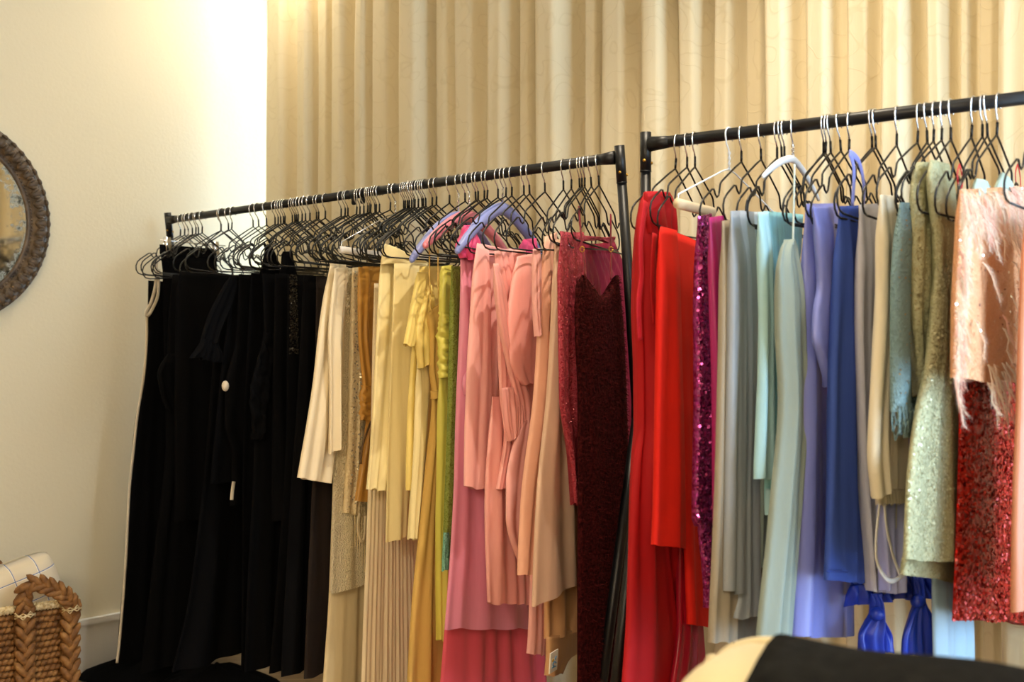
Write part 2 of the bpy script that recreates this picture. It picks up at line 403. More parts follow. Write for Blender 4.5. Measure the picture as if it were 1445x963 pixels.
h1 = [255.5, 261.4, 265, 271, 277, 279.5, 286, 310.7, 313, 322, 329, 356.6, 363.4, 375.5, 388, 392.5, 395.5, 399.5, 403, 412, 415.5, 418.5, 422, 427, 431, 437.6, 446.8, 450.5, 459.6,
      481.8, 488, 491, 504.8, 508.3, 513.3, 519.5, 522.3, 525.2, 528, 531.6, 535.4, 552.2, 569.6, 572.3, 575, 578, 580.8, 583.5, 586.2, 590.8, 594, 597, 600, 610.2, 616.7, 634.5, 656, 670, 675, 683.6, 689.6, 702.9, 715.3, 722.8,
      739, 746, 768.4, 794.7, 806.7, 816.8, 821.2, 825.5, 832.2, 843.5]
h2 = [955.9, 969.8, 980.7, 1046.8, 1073.6, 1096.5, 1101.5, 1106.5, 1162.4, 1167, 1171, 1183.8, 1199.3, 1230, 1235, 1266.2, 1297.2, 1307, 1319, 1330.5, 1341.8, 1373.5, 1386.5, 1391.5, 1409, 1478]
def g1(px):
    return ('black wire hanger bunched with others above the black clothes', 'wire hangers above the black clothes') if px < 500 else \
           ('black wire hanger bunched above the cream and yellow clothes', 'wire hangers above the yellow clothes') if px < 640 else \
           ('black wire hanger above the pink and burgundy clothes', 'wire hangers above the pink clothes')
for px in h1: wire_hanger(rack1, px, lin(near1, px) + rng.uniform(-5, 5), *g1(px))
for px in h2: wire_hanger(rack2, px, (54 if px < 1250 else 49) + rng.uniform(-4, 4), 'black wire hanger above the blue and green clothes' if px > 1080 else 'black wire hanger above the red and grey clothes', 'wire hangers above the blue clothes' if px > 1080 else 'wire hangers above the red clothes')
USED = {}
def hanger_near(rack, px):
    c = [h for h in HANG if h[0] is rack and id(h[2]) not in USED]
    h = min(c, key=lambda q: abs(q[1] - px)); USED[id(h[2])] = 1; return h

# ------------------------------------------------------------------ cloth built on a hanger's plane
class Plane:
    def __init__(s, Hp, a): s.H = Hp; s.a = a; s.d = Vector((math.sin(a), math.cos(a))); s.n = Vector((math.cos(a), -math.sin(a)))
    def rz(s, px, py, v=0):
        H = s.H + s.n * v; tx = (px - CX) / F; r = (tx * H.y - H.x) / (s.d.x - tx * s.d.y)
        return Vector((r, HC + (CY - py) / F * (H.y + r * s.d.y)))
    def pt(s, r, z, v): q = s.H + s.d * r + s.n * v; return Vector((q.x, q.y, z))
    def at(s, px, py, v=0): k = s.rz(px, py, v); return s.pt(k.x, k.y, v)
def sheet(pl, L, Rr, v0=0, th=.018, folds=5, amp=.010, seed=1, NU=44, NV=44, top=.3, dip=0, wr=0, hemw=.004, sharp=.12, topamp=.25, flare=1.0, skirt=0, tilt=0.0):
    """closed, folded length of cloth between two measured edges. Returns verts, faces and the grid of the face turned along the rail"""
    def edge(tab, h): y = tab[0][0] + (tab[-1][0] - tab[0][0]) * h; return soft(tab, y), y
    rows = []; rnd = random.Random(seed * 7 + 1); ph = [rnd.uniform(0, 6.28) for _ in range(3)]; so = seed * 3.17
    for j in range(NV + 1):
        h = j / NV; x, y = edge(L, h); a = pl.rz(x, y, v0)
        if Rr[0] == 'r': b = Vector((Rr[1] + (Rr[2] - Rr[1]) * h, a.y))
        else: x2, y2 = edge(Rr, h); b = pl.rz(x2, y2, v0)
        rows.append((h, a, b))
    fr, bk = [], []
    for (h, a, b) in rows:
        thh = th * .62 * (top + (1 - top) * smoothstep(0, .16, h)) * (1 + (flare - 1) * h)
        A = (amp if folds > 7 else amp * .8) * (topamp + (1 - topamp) * smoothstep(0, .55, h)) * (.8 + .5 * h)
        f_, b_ = [], []
        for i in range(NU + 1):
            u = i / NU; p = a.lerp(b, u); prof = max(0, 1 - abs(2 * u - 1) ** 5) ** .5
            wob = noise.noise(Vector((so, h * 1.6, 2.0))) * .8 + tilt * h
            x1 = 2 * math.pi * (folds * u + .55 * noise.noise(Vector((u * 2.3, so, h * .6)))) + ph[0] + wob
            f = math.sin(x1) + sharp * math.sin(2 * x1 + ph[1])
            g = noise.noise(Vector((u * folds * 1.5 + so, h * .9, so))) * 1.7
            fv = A * ((.55 * f + .75 * g) if folds > 7 else (.38 * f + .95 * g))
            if wr: fv += wr * 1.6 * noise.noise(Vector((u * 2.0 + h * 4, h * 15 - u * 2.5, so)))
            z = p.y
            z -= dip * math.sin(math.pi * u) ** 1.3 * (1 - smoothstep(0, .35, h))
            z += hemw * smoothstep(.6, 1, h) * (noise.noise(Vector((u * folds * 1.4 + so, so, 3.3))) * 1.5 + .4 * math.sin(x1))
            rr = p.x + .0015 * noise.noise(Vector((h * 5, u * 3, so)))
            f_.append(pl.pt(rr, z, v0 + thh * prof + fv)); b_.append(pl.pt(rr, z, v0 - thh * prof + fv * .9))
        fr.append(f_); bk.append(b_)
    V = []; Fc = []; W = 2 * NU
    for f_, b_ in zip(fr, bk): V += f_ + list(reversed(b_[1:-1]))
    for j in range(NV):
        for i in range(W):
            q = (i + 1) % W; Fc.append((j * W + i, (j + 1) * W + i, (j + 1) * W + q, j * W + q))
    for i in range(NU):                                   # close the top edge
        p0, p1 = i, i + 1; q0 = (W - i) % W; q1 = W - i - 1
        Fc.append((p0, p1, q1) if q0 == p0 else ((p0, p1, q0) if q1 == p1 else (p0, p1, q1, q0)))
    return V, Fc, fr
SHORT = {}
class Garment:
    def __init__(s, name, label, cat, rack, hook, short=None, amin=26, hang=True, turn=None):
        if hang:
            h = hanger_near(rack, hook); Hp, a = h[3], max(h[4], R(amin))
            h[2]['label'] = 'black wire hanger carrying the ' + (short or name.replace('_', ' '))
            if 'group' in h[2]: del h[2]['group']
        else: Hp = rail_at(rack, hook); a = max(ang_for(Hp, 58), R(amin))
        if turn: a = R(turn)
        s.pl = Plane(Hp, a); s.e = based(name, (Hp.x, Hp.y, ZB - .19), label, cat)
    def cloth(s, part, mat, L, Rr=('r', .15, .18), label=None, **kw):
        V, Fc, fr = sheet(s.pl, L, Rr, **kw); o = obj(part, V, Fc, mat, s.e); s.last = fr
        if label: o['label'] = label
        s.lasto = o; return o
    def ribbon(s, part, mat, pts, wid=.006, thick=.25, v=.022, label=None, parent=None, sides=8):
        q = spline([s.pl.at(p[0], p[1], p[2] if len(p) > 2 else v) for p in pts], 6); mb = MB()
        mb.tube(q, wid, sides, thick, up=P3(s.pl.n, 0)); o = mb.build(part, mat, parent or s.e)
        if label: o['label'] = label
        return o
    def discs(s, part, mat, count, rad, seed, u=(0, 1), h=(0, 1), label=None, out=.0015, tilt=.5, parent=None):
        rnd = random.Random(seed); fr = s.last; nv = len(fr) - 1; nu = len(fr[0]) - 1; mb = MB()
        for _ in range(count):
            uu = rnd.uniform(*u) * nu; hh = rnd.uniform(*h) * nv; i = min(int(uu), nu - 1); j = min(int(hh), nv - 1); a, b = uu - i, hh - j
            p = fr[j][i] * (1 - a) * (1 - b) + fr[j][i + 1] * a * (1 - b) + fr[j + 1][i] * (1 - a) * b + fr[j + 1][i + 1] * a * b
            nn = (fr[j + 1][i] - fr[j][i]).cross(fr[j][i + 1] - fr[j][i]).normalized()
            if nn.dot(P3(s.pl.n, 0)) < 0: nn = -nn
            nn = (nn + Vector((rnd.gauss(0, tilt), rnd.gauss(0, tilt), rnd.gauss(0, tilt))) * .6).normalized()
            x = nn.orthogonal().normalized(); y = nn.cross(x); r = rad * rnd.uniform(.7, 1.2); c = p + P3(s.pl.n, 0) * out
            mb.add([c + x * (r * math.cos(k * 1.0472)) + y * (r * math.sin(k * 1.0472)) for k in range(6)], [(0, 1, 2, 3, 4, 5)])
        o = mb.build(part, mat, parent or s.e, False); o['kind'] = 'stuff'
        if label: o['label'] = label
        return o

# ------------------------------------------------------------------ black garments
K = '0B0B0D'
mk = cloth(K, 'black'); mk2 = cloth('0D0D0F', 'black'); mk3 = cloth('08080A', 'black'); mcream = cloth('E4D8C2', 'satin')
g = Garment('halter_jumpsuit', 'black long jumpsuit edged with a narrow cream piping, beside the cream wall', 'jumpsuit', rack1, 256)
g.cloth('body', mk, [(396, 209), (440, 208), (520, 203), (600, 190), (700, 182), (800, 176), (900, 168), (940, 165)], ('r', .05, .12), th=.02, folds=4, amp=.006, seed=1)
g.ribbon('piping', mcream, [(207, 442), (207, 480), (203, 530), (194, 585), (188, 640), (182, 700), (177, 800), (169, 900), (165, 936)], .0055, .5, .005, 'cream piping along the edge')
g.ribbon('strap', mcream, [(221, 362), (220, 398), (214, 425), (206, 441), (209, 445), (216, 434), (223, 415), (224, 380)], .007, .3, .02, 'cream neck strap')
g = Garment('clipped_skirt', 'long black skirt clipped by its waistband, first skirt from the wall', 'skirt', rack1, 264)
g.cloth('skirt_body', mk, [(356, 226), (385, 229), (700, 232), (945, 214)], ('r', .13, .2), th=.022, folds=5, amp=.011, seed=2)
g.cloth('waistband', mk2, [(345, 225), (358, 226)], ('r', .13, .13), th=.012, folds=1, amp=.003, seed=3, NV=6, top=1)
gk2 = g
g = Garment('puff_sleeve_dress', 'black dress with a small puffed sleeve near the cream piped jumpsuit', 'dress', rack1, 295, 'puffed sleeve dress')
g.cloth('body', mk2, [(388, 243), (460, 236), (560, 234), (600, 234), (800, 216), (950, 200)], ('r', .12, .18), th=.02, folds=6, amp=.013, seed=4)
g.cloth('sleeve', mk, [(500, 236), (530, 222), (560, 228), (585, 240)], [(500, 250), (545, 252), (580, 252)], th=.022, folds=2, amp=.008, seed=5, NU=24, NV=20, v0=.01)
g = Garment('panelled_dress', 'black knee-length dress with a smooth flat panel, hung before the ruffle cuff blouse', 'dress', rack1, 316, 'black panelled dress')
g.cloth('body', mk2, [(383, 254), (420, 248), (600, 247), (738, 247)], ('r', .10, .16), th=.018, folds=4, amp=.008, seed=6)
g = Garment('ruffle_cuff_blouse', 'sheer black blouse with a flared ruffle cuff on its sleeve', 'blouse', rack1, 385, 'black ruffle cuff blouse')
g.cloth('body', mk, [(389, 332), (450, 320), (520, 309), (600, 300), (685, 294)], ('r', .05, .12), th=.018, folds=5, amp=.010, seed=7)
g.cloth('sleeve', mk2, [(390, 324), (420, 306), (450, 292), (480, 284)], [(390, 338), (430, 328), (470, 310), (484, 306)], v0=.025, th=.014, folds=3, amp=.006, seed=8, NU=28, NV=24)
g.cloth('cuff_ruffle', mk2, [(478, 285), (488, 281), (505, 270)], [(484, 307), (494, 308), (512, 310)], v0=.027, th=.01, folds=7, amp=.012, seed=9, NU=50, NV=14, top=1, topamp=.3)
g = Garment('long_dress', 'plain black long dress behind the ruffle cuff blouse, with a pooling hem', 'dress', rack1, 372, 'black pooling dress')
g.cloth('body', mk, [(396, 318), (500, 300), (700, 280), (850, 262), (950, 240)], ('r', .12, .2), th=.022, folds=6, amp=.013, seed=10)
g = Garment('tie_blouse', 'black blouse with a cream button knot at its side', 'blouse', rack1, 400, 'black blouse with a cream knot')
g.cloth('body', mk, [(387, 337), (480, 333), (545, 319), (600, 318), (640, 328), (715, 326)], ('r', .08, .12), th=.018, folds=5, amp=.010, seed=11)
mb = MB(); mb.ball(g.pl.at(318, 545, .012), (.011, 0, 0), (0, .011, 0), (0, 0, .016)); o = mb.build('button', mcream, g.e); o['label'] = 'cream covered button'
g.ribbon('ribbon_end', mcream, [(330, 680), (328, 694), (327, 706)], .007, .3, .02, 'cream ribbon end')
g = Garment('long_gown', 'black straight long gown just behind the ruched black dress', 'dress', rack1, 417, 'black straight gown')
g.cloth('body', mk3, [(386, 354), (500, 348), (640, 342), (800, 340), (950, 338)], ('r', .09, .16), th=.018, folds=5, amp=.009, seed=12)
g.cloth('shoulder', mk, [(345, 377), (358, 373), (392, 366)], [(345, 381), (362, 389), (392, 398)], th=.014, folds=1.5, amp=.004, seed=140, NV=16, NU=20)
g = Garment('ruched_dress', 'black dress gathered along a ruched side seam', 'dress', rack1, 430)
g.cloth('body', mk2, [(386, 370), (460, 372), (560, 352), (620, 358), (800, 350), (950, 345)], ('r', .07, .14), th=.02, folds=5, amp=.009, seed=13)
g.cloth('ruched_panel', mk, [(470, 374), (560, 354), (620, 358)], [(470, 392), (560, 378), (620, 372)], v0=.02, th=.012, folds=2, amp=.004, wr=.006, seed=14, NV=60, NU=20)
g.cloth('shoulder', mk2, [(355, 399), (370, 397), (392, 394)], [(355, 411), (372, 414), (392, 420)], th=.014, folds=1.5, amp=.004, seed=141, NV=16, NU=20)
g = Garment('short_black_dress', 'black short dress with square hem between the ruched dress and the sequin trimmed dress', 'dress', rack1, 448, 'black short dress')
g.cloth('body', mk2, [(386, 388), (500, 386), (735, 386)], ('r', .06, .10), th=.016, folds=4, amp=.008, seed=15)
g = Garment('sequin_trim_dress', 'black dress with a glinting beaded strip down its front', 'dress', rack1, 470, 'black beaded strip dress')
g.cloth('body', mk, [(387, 406), (600, 404), (800, 392), (950, 380)], ('r', .05, .10), th=.018, folds=4, amp=.008, seed=16)
g.discs('bead_strip', material('jet_bead', '3A3630', .2, .6, .4), 700, .0022, 5, (.02, .16), (0, .2), 'black glass beads')
g = Garment('black_wide_trousers', 'black wide trousers hanging next to the white satin blouse', 'trousers', rack1, 491, 'black wide trousers')
g.cloth('trouser_leg', mk2, [(388, 428), (560, 420), (760, 408), (955, 398)], ('r', .0, .07), th=.018, folds=4, amp=.009, seed=17)
g = Garment('brown_black_skirt', 'very dark brown long skirt showing under the white satin blouse', 'skirt', rack1, 505, 'very dark brown skirt')
g.cloth('skirt_body', cloth('241D1B', 'cotton'), [(390, 446), (600, 446), (700, 440), (960, 428)], ('r', -.02, .06), th=.018, folds=4, amp=.008, seed=18)
# black trains that reach the floor
def train(name, label, cx, cy, rx, ry, seed):
    V = []; Fc = []; na, nr = 56, 10
    for j in range(nr + 1):
        q = j / nr
        for i in range(na):
            an = 2 * math.pi * i / na; k = 1 + .18 * noise.noise(Vector((math.cos(an) * 1.5, math.sin(an) * 1.5, seed)))
            z = .006 + .07 * (1 - q) ** .7 + .022 * (1 - q * .6) * (.5 + .5 * math.sin(an * 9 + 3 * q + seed)) * min(1, 3 * q) * (1 - q) ** .4
            V.append((cx + rx * k * q * math.cos(an), cy + ry * k * q * math.sin(an), z if j < nr else .003))
    for j in range(nr):
        for i in range(na):
            b = (i + 1) % na; Fc.append((j * na + i, j * na + b, (j + 1) * na + b, (j + 1) * na + i))
    o = obj(name, V, Fc, mk, None, origin=(cx, cy, 0)); tag(o, label, 'clothing')
train('fallen_skirt', 'crumpled black skirt lying on the floor under the black clothes', -1.25, 3.93, .225, .13, 1.0)
train('fallen_scarf', 'black scarf heaped on the floor below the black gowns, nearer the yellow clothes', -.98, 3.80, .2, .14, 4.0)

# ------------------------------------------------------------------ white to gold garments
mw = cloth('EDDDBC', 'satin'); mkn = cloth('EFE2C2', 'knit'); miv = cloth('E2D2AC', 'crepe'); mch = cloth('EAD8AE', 'lurex'); mgo = cloth('BC8A3E', 'satin')
g = Garment('long_ivory_dress', 'long ivory dress showing below the cream knitted dress', 'dress', rack1, 523)
g.cloth('body', miv, [(392, 480), (700, 468), (840, 462), (1000, 450)], ('r', .06, .12), th=.022, folds=5, amp=.010, seed=21)
g = Garment('knitted_dress', 'cream chunky knitted sleeveless dress behind the white satin blouse', 'dress', rack1, 527, 'cream knitted dress')
g.cloth('body', mkn, [(378, 486), (560, 479), (700, 468), (838, 464)], ('r', .06, .11), th=.02, folds=4, amp=.007, seed=22)
g = Garment('satin_blouse', 'white satin blouse with a slanted hem, next to the black clothes', 'blouse', rack1, 531, 'white satin blouse')
g.cloth('body', mw, [(372, 466), (450, 452), (560, 438), (676, 420)], [(374, 488), (480, 484), (560, 480), (682, 464)], th=.02, folds=2.4, amp=.012, seed=23)
g.cloth('sleeve', mw, [(379, 472), (480, 462), (560, 464), (642, 463)], [(377, 491), (500, 482), (632, 480)], v0=.03, th=.012, folds=1.5, amp=.009, seed=24)
g = Garment('champagne_camisole', 'champagne top sprinkled with pale sequins, beside the gold blouse', 'top', rack1, 536)
g.cloth('body', mch, [(378, 497), (480, 495), (600, 492), (724, 484)], [(377, 510), (600, 509), (728, 505)], th=.016, folds=2, amp=.006, seed=25)
g.discs('sequins', material('pearl_sequin', 'E9DFC6', .15, .7, .6), 160, .003, 3, (.1, .9), (0, 1))
g.ribbon('hanging_loop', mw, [(508, 724), (505, 742), (508, 760), (512, 764), (515, 752), (516, 728)], .005, .3, .012, 'ivory hanging loop')
for k in range(5):
    g.ribbon('bead_tassel', mch, [(501 + k * 3.2, 716, .006), (501 + k * 3.4, 760 + k * 9, .006), (501 + k * 3.4, 772 + k * 9, .006)], .0012, 1, .006)
g = Garment('gold_satin_blouse', 'golden ochre satin blouse with a gathered cuff', 'blouse', rack1, 549, 'golden ochre blouse')
g.cloth('body', mgo, [(376, 512), (480, 518), (560, 520), (708, 501)], [(377, 540), (560, 532), (706, 528)], th=.018, folds=2, amp=.009, seed=26)
g.cloth('sleeve', mgo, [(377, 505), (470, 506), (545, 511)], [(378, 522), (470, 520), (548, 526)], v0=.022, th=.012, folds=1.5, amp=.006, seed=27, NU=24)
g.cloth('cuff', mgo, [(544, 511), (560, 508), (575, 509), (594, 508)], [(546, 526), (572, 527), (594, 525)], v0=.024, th=.013, folds=1, amp=.003, wr=.005, seed=28, NU=20, NV=30, top=1)
g.ribbon('cuff_cord', cloth('5A4020', 'satin'), [(524, 594), (517, 612), (511, 632), (509, 655)], .003, 1, .02)

# ------------------------------------------------------------------ yellow garments
mpy = cloth('F8E8B0', 'chiffon'); mpl = cloth('EEDDBE', 'pleat'); mys = cloth('F0D880', 'satin'); mmu = cloth('D7B266', 'cotton'); mli = cloth('D6CE60', 'satin'); mol = cloth('7F8C3C', 'lurex')
g = Garment('pleated_dress', 'pale blush finely pleated long dress under the pale yellow skirt', 'dress', rack1, 572, 'blush pleated dress')
g.cloth('body', mpl, [(400, 528), (600, 524), (692, 520), (1000, 508)], ('r', .04, .10), th=.022, folds=16, amp=.004, seed=31, NU=120)
g = Garment('sheer_yellow_skirt', 'pale yellow sheer skirt in two layers with a tall waistband', 'skirt', rack1, 600, 'pale yellow sheer skirt')
g.cloth('under_layer', mpy, [(352, 541), (370, 537), (480, 532), (600, 527), (692, 520)], [(378, 585), (480, 580), (692, 549)], th=.016, folds=3.5, amp=.009, seed=32, dip=.01)
g.cloth('over_layer', mpy, [(372, 556), (480, 553), (600, 550), (766, 547)], [(372, 604), (480, 600), (600, 597), (752, 588)], v0=.024, th=.012, folds=3.5, amp=.010, seed=33)
g.cloth('waistband', mpy, [(344, 541), (372, 538)], [(372, 604), (380, 604)], v0=.01, th=.02, folds=2, amp=.004, seed=34, NV=8, top=1)
g = Garment('yellow_drape_dress', 'soft yellow satin dress with a draped wrap collar', 'dress', rack1, 641, 'yellow satin wrap dress')
g.cloth('body', mys, [(376, 592), (440, 588), (520, 580), (600, 575), (692, 572)], [(376, 628), (560, 618), (692, 606)], th=.018, folds=3, amp=.010, seed=35)
g.cloth('sleeve', mys, [(384, 589), (430, 582), (470, 574), (486, 571)], [(384, 604), (440, 592), (480, 586), (492, 582)], v0=.024, th=.014, folds=1.2, amp=.003, seed=36, NU=24, NV=24)
g.cloth('wrap_panel', mys, [(405, 606), (430, 594), (470, 586), (500, 588), (520, 590)], [(402, 609), (440, 614), (480, 610), (512, 606)], v0=.03, th=.015, folds=1.6, amp=.006, seed=37, NU=30, NV=30)
g.cloth('skirt_layer', mpy, [(512, 588), (600, 584), (760, 577)], [(512, 606), (600, 603), (762, 590)], v0=.02, th=.014, folds=2, amp=.008, seed=38)
g = Garment('mustard_jumpsuit', 'mustard yellow jumpsuit with thin straps and a waist seam', 'jumpsuit', rack1, 655)
g.cloth('bodice', mmu, [(442, 604), (450, 604), (480, 607), (515, 606), (555, 611)], [(428, 622), (500, 622), (555, 623)], th=.018, folds=1.6, amp=.006, seed=39, NV=30, dip=.0)
g.cloth('waistband', mmu, [(552, 610), (564, 610)], [(550, 624), (562, 624)], th=.021, folds=1, amp=.002, seed=40, NV=6, top=1, v0=.003)
g.cloth('trouser_leg', mmu, [(562, 610), (600, 608), (700, 597), (850, 582), (1000, 574)], [(562, 624), (700, 620), (850, 624), (1000, 626)], th=.022, folds=2.4, amp=.011, seed=41)
for (a, b) in ((606, 608), (618, 620)): g.ribbon('strap', mmu, [(a, 352, 0), (a + .5, 400, .005), (b, 440, .01)], .0028, .4, .01)
g = Garment('lime_ruched_dress', 'lime yellow satin dress with a ruched waist', 'dress', rack1, 672, 'lime ruched dress')
g.cloth('bodice', mli, [(376, 623), (420, 621), (445, 621)], [(374, 638), (445, 642)], th=.018, folds=1.6, amp=.006, seed=42, NV=24)
g.cloth('ruched_waist', mli, [(440, 621), (480, 619), (532, 620)], [(440, 642), (480, 644), (532, 641)], th=.02, folds=1, amp=.003, wr=.006, seed=43, NV=60, NU=30, top=1, v0=.003)
g.cloth('skirt_body', mli, [(528, 620), (700, 618), (905, 621)], [(528, 642), (905, 634)], th=.02, folds=2.4, amp=.008, seed=44)
g = Garment('olive_sequin_dress', 'olive green glittery dress, a thin strip beside the pink satin gown', 'dress', rack1, 680, 'olive glitter dress')
g.cloth('body', mol, [(376, 637), (500, 636), (800, 626)], [(376, 652), (800, 644)], th=.016, folds=2, amp=.006, seed=45)
g.cloth('hem_trim', cloth('6FA58C', 'lurex'), [(752, 626), (806, 624)], [(752, 634), (804, 633)], v0=.016, th=.006, folds=2, amp=.003, seed=46, NV=10, label='sea green beaded hem trim')

# ------------------------------------------------------------------ pink and peach garments
mpk = cloth('EC96B6', 'satin'); mhp = cloth('E65086', 'satin'); mco = cloth('E65C72', 'satin'); msa = cloth('FABCBA', 'cotton'); msa2 = cloth('F8B2AE', 'satin'); mpe = cloth('F4B9A0', 'satin'); mbl = cloth('E2BEA6', 'satin'); mnu = cloth('D3A377', 'satin')
g = Garment('coral_under_gown', 'coral pink long gown showing beneath the pink satin gown', 'dress', rack1, 694, 'coral pink gown')
g.cloth('body', mco, [(600, 644), (890, 625), (1010, 618)], [(600, 720), (890, 768), (1010, 778)], th=.022, folds=6, amp=.012, seed=51)
g = Garment('pink_satin_gown', 'pink satin gown with a bright pink gathered shoulder', 'dress', rack1, 700)
g.cloth('body', mpk, [(362, 650), (420, 651), (560, 645), (700, 639), (888, 626)], [(362, 672), (600, 690), (740, 730), (886, 748)], th=.018, folds=3.4, amp=.010, seed=52)
g.cloth('shoulder', mhp, [(318, 655), (330, 652), (348, 645), (366, 650)], [(318, 664), (340, 674), (366, 676)], v0=.012, th=.018, folds=3, amp=.006, seed=53, NV=24, label='bright pink gathered shoulder')
g.cloth('side_bow', mpk, [(530, 655), (545, 652), (556, 656)], [(520, 664), (545, 664), (560, 664)], v0=.022, th=.01, folds=2, amp=.004, seed=54, NU=20, NV=14)
g = Garment('raspberry_blouse', 'raspberry pink gathered blouse peeping out above the salmon shirt', 'blouse', rack1, 723, 'raspberry top')
g.cloth('body', mhp, [(338, 738), (350, 733), (420, 730)], [(336, 757), (420, 757)], th=.014, folds=3, amp=.006, seed=55, NV=20)
g = Garment('salmon_shirt', 'salmon pink straight shirt patterned by hanger shadows', 'shirt', rack1, 716, 'salmon straight shirt')
g.cloth('body', msa, [(355, 684), (500, 680), (690, 666)], [(350, 726), (500, 722), (692, 712)], th=.014, folds=2.4, amp=.008, seed=56)
g.cloth('sleeve', msa, [(343, 673), (372, 669), (450, 664), (560, 659), (687, 655)], [(352, 690), (450, 692), (560, 693), (690, 692)], v0=.026, th=.014, folds=1.3, amp=.007, seed=57)
g.cloth('yoke', msa, [(344, 676), (358, 673)], [(356, 728), (364, 728)], v0=.004, th=.012, folds=1.5, amp=.004, seed=58, NV=8, top=1)
g = Garment('peach_under_dress', 'peach skirted dress hanging below the salmon shirt, with a waved hem', 'dress', rack1, 739, 'peach skirted dress')
g.cloth('skirt_body', msa2, [(560, 694), (700, 687), (852, 690)], [(560, 750), (700, 752), (852, 755)], th=.018, folds=4.5, amp=.012, seed=59)
g = Garment('draped_dress', 'salmon draped dress twisted at the waist, with a rounded sleeve', 'dress', rack1, 747, 'salmon draped dress')
g.cloth('bodice', msa2, [(354, 698), (420, 703), (500, 704), (560, 706), (610, 712), (690, 700)], [(352, 742), (500, 756), (600, 756), (690, 752)], th=.018, folds=6, amp=.014, seed=60, tilt=-3.0, topamp=.5, NU=80)
g.cloth('crossing_fold', msa2, [(372, 696), (450, 702), (520, 716), (570, 728), (600, 734)], [(372, 704), (450, 720), (520, 734), (570, 745), (600, 742)], v0=.022, th=.013, folds=2, amp=.006, seed=61, NU=24)
g.cloth('sleeve', msa2, [(362, 731), (400, 724), (460, 719), (510, 720), (535, 730), (545, 738)], [(358, 752), (400, 756), (470, 757), (540, 752)], v0=.032, th=.018, folds=1.5, amp=.006, seed=62, topamp=.6)
g.cloth('ruffle', msa2, [(548, 708), (600, 711), (624, 717)], [(545, 736), (600, 734), (616, 727)], v0=.024, th=.006, folds=6, amp=.007, seed=63, NV=20, NU=50)
g.cloth('draped_loop', msa, [(596, 738), (640, 720), (680, 712), (730, 711), (765, 718), (790, 731), (798, 738)], [(585, 756), (640, 753), (690, 748), (740, 744), (775, 744), (798, 748)], v0=.03, th=.014, folds=2.2, amp=.010, seed=64, topamp=.6)
g = Garment('pale_pink_slip', 'pale pink slip dress whose raw hem shows below the peach long dress', 'dress', rack1, 762, 'pale pink slip')
g.cloth('body', msa, [(600, 752), (900, 745), (922, 743)], [(600, 780), (926, 775)], th=.016, folds=3, amp=.008, seed=66)
g = Garment('peach_long_dress', 'peach long satin dress with a tall front edge, next to the blush slip', 'dress', rack1, 779)
g.cloth('body', mpe, [(334, 770), (360, 767), (450, 762), (560, 756), (700, 740), (812, 735)], [(328, 786), (450, 784), (560, 780), (812, 758)], th=.018, folds=2.4, amp=.009, seed=67)
g.cloth('side_panel', msa, [(352, 752), (475, 755)], [(350, 762), (475, 762)], v0=.0, th=.012, folds=1.5, amp=.005, seed=68, NU=20)
g = Garment('nude_long_skirt', 'nude satin long skirt with a white swing tag at its hem band', 'skirt', rack1, 790, 'nude satin skirt')
g.cloth('skirt_body', mnu, [(420, 780), (700, 776), (905, 774)], [(420, 800), (600, 812), (700, 819), (885, 822)], th=.022, folds=2.5, amp=.010, seed=69)
g.cloth('hem_band', mnu, [(900, 773), (955, 772)], [(880, 822), (915, 820), (930, 800), (950, 790)], th=.022, folds=1.2, amp=.003, seed=70, NV=12, top=1)
c = g.pl.at(781, 934, .045); ex = P3(g.pl.d, 0); ez = Vector((.06, 0, 1)).normalized(); en = P3(g.pl.n, 0)
mb = MB(); mb.box(c, ex * .021, en * .0012, ez * .023); tg = mb.build('swing_tag', material('white_card', 'F2EFE6', .6), g.e, False); tg['label'] = 'white swing tag'
mb = MB()
mb.tube([c + en * .0016 + ex * (math.cos(a) * (.011 - .0006 * k)) + ez * (-.006 + math.sin(a) * .005) for k, a in ((i, i * .4) for i in range(15))], .0016, 6)
mb.tube([c + en * .0016 + ex * -.010 + ez * -.012, c + en * .0016 + ex * .012 + ez * -.013], .0014, 6)
mb.tube([c + en * .0016 + ex * .004 + ez * .004, c + en * .0016 + ex * .010 + ez * .010], .0016, 6); mb.build('printed_mark', material('blue_print', '5C8FB8', .6), tg)
mb = MB(); mb.ball(c + en * .0014 + ex * -.006 + ez * .004, ex * .006, en * .0006, ez * .004); mb.build('printed_spot', material('yellow_print', 'D9B54A', .6), tg)
g = Garment('blush_slip', 'blush beige satin slip with a slanted stitched hem', 'dress', rack1, 795, 'blush satin slip')
g.cloth('body', mbl, [(338, 783), (400, 782), (560, 775), (700, 762), (856, 755)], [(338, 792), (450, 794), (560, 800), (700, 809), (822, 814)], v0=.008, th=.018, folds=2.4, amp=.011, seed=71, tilt=1)

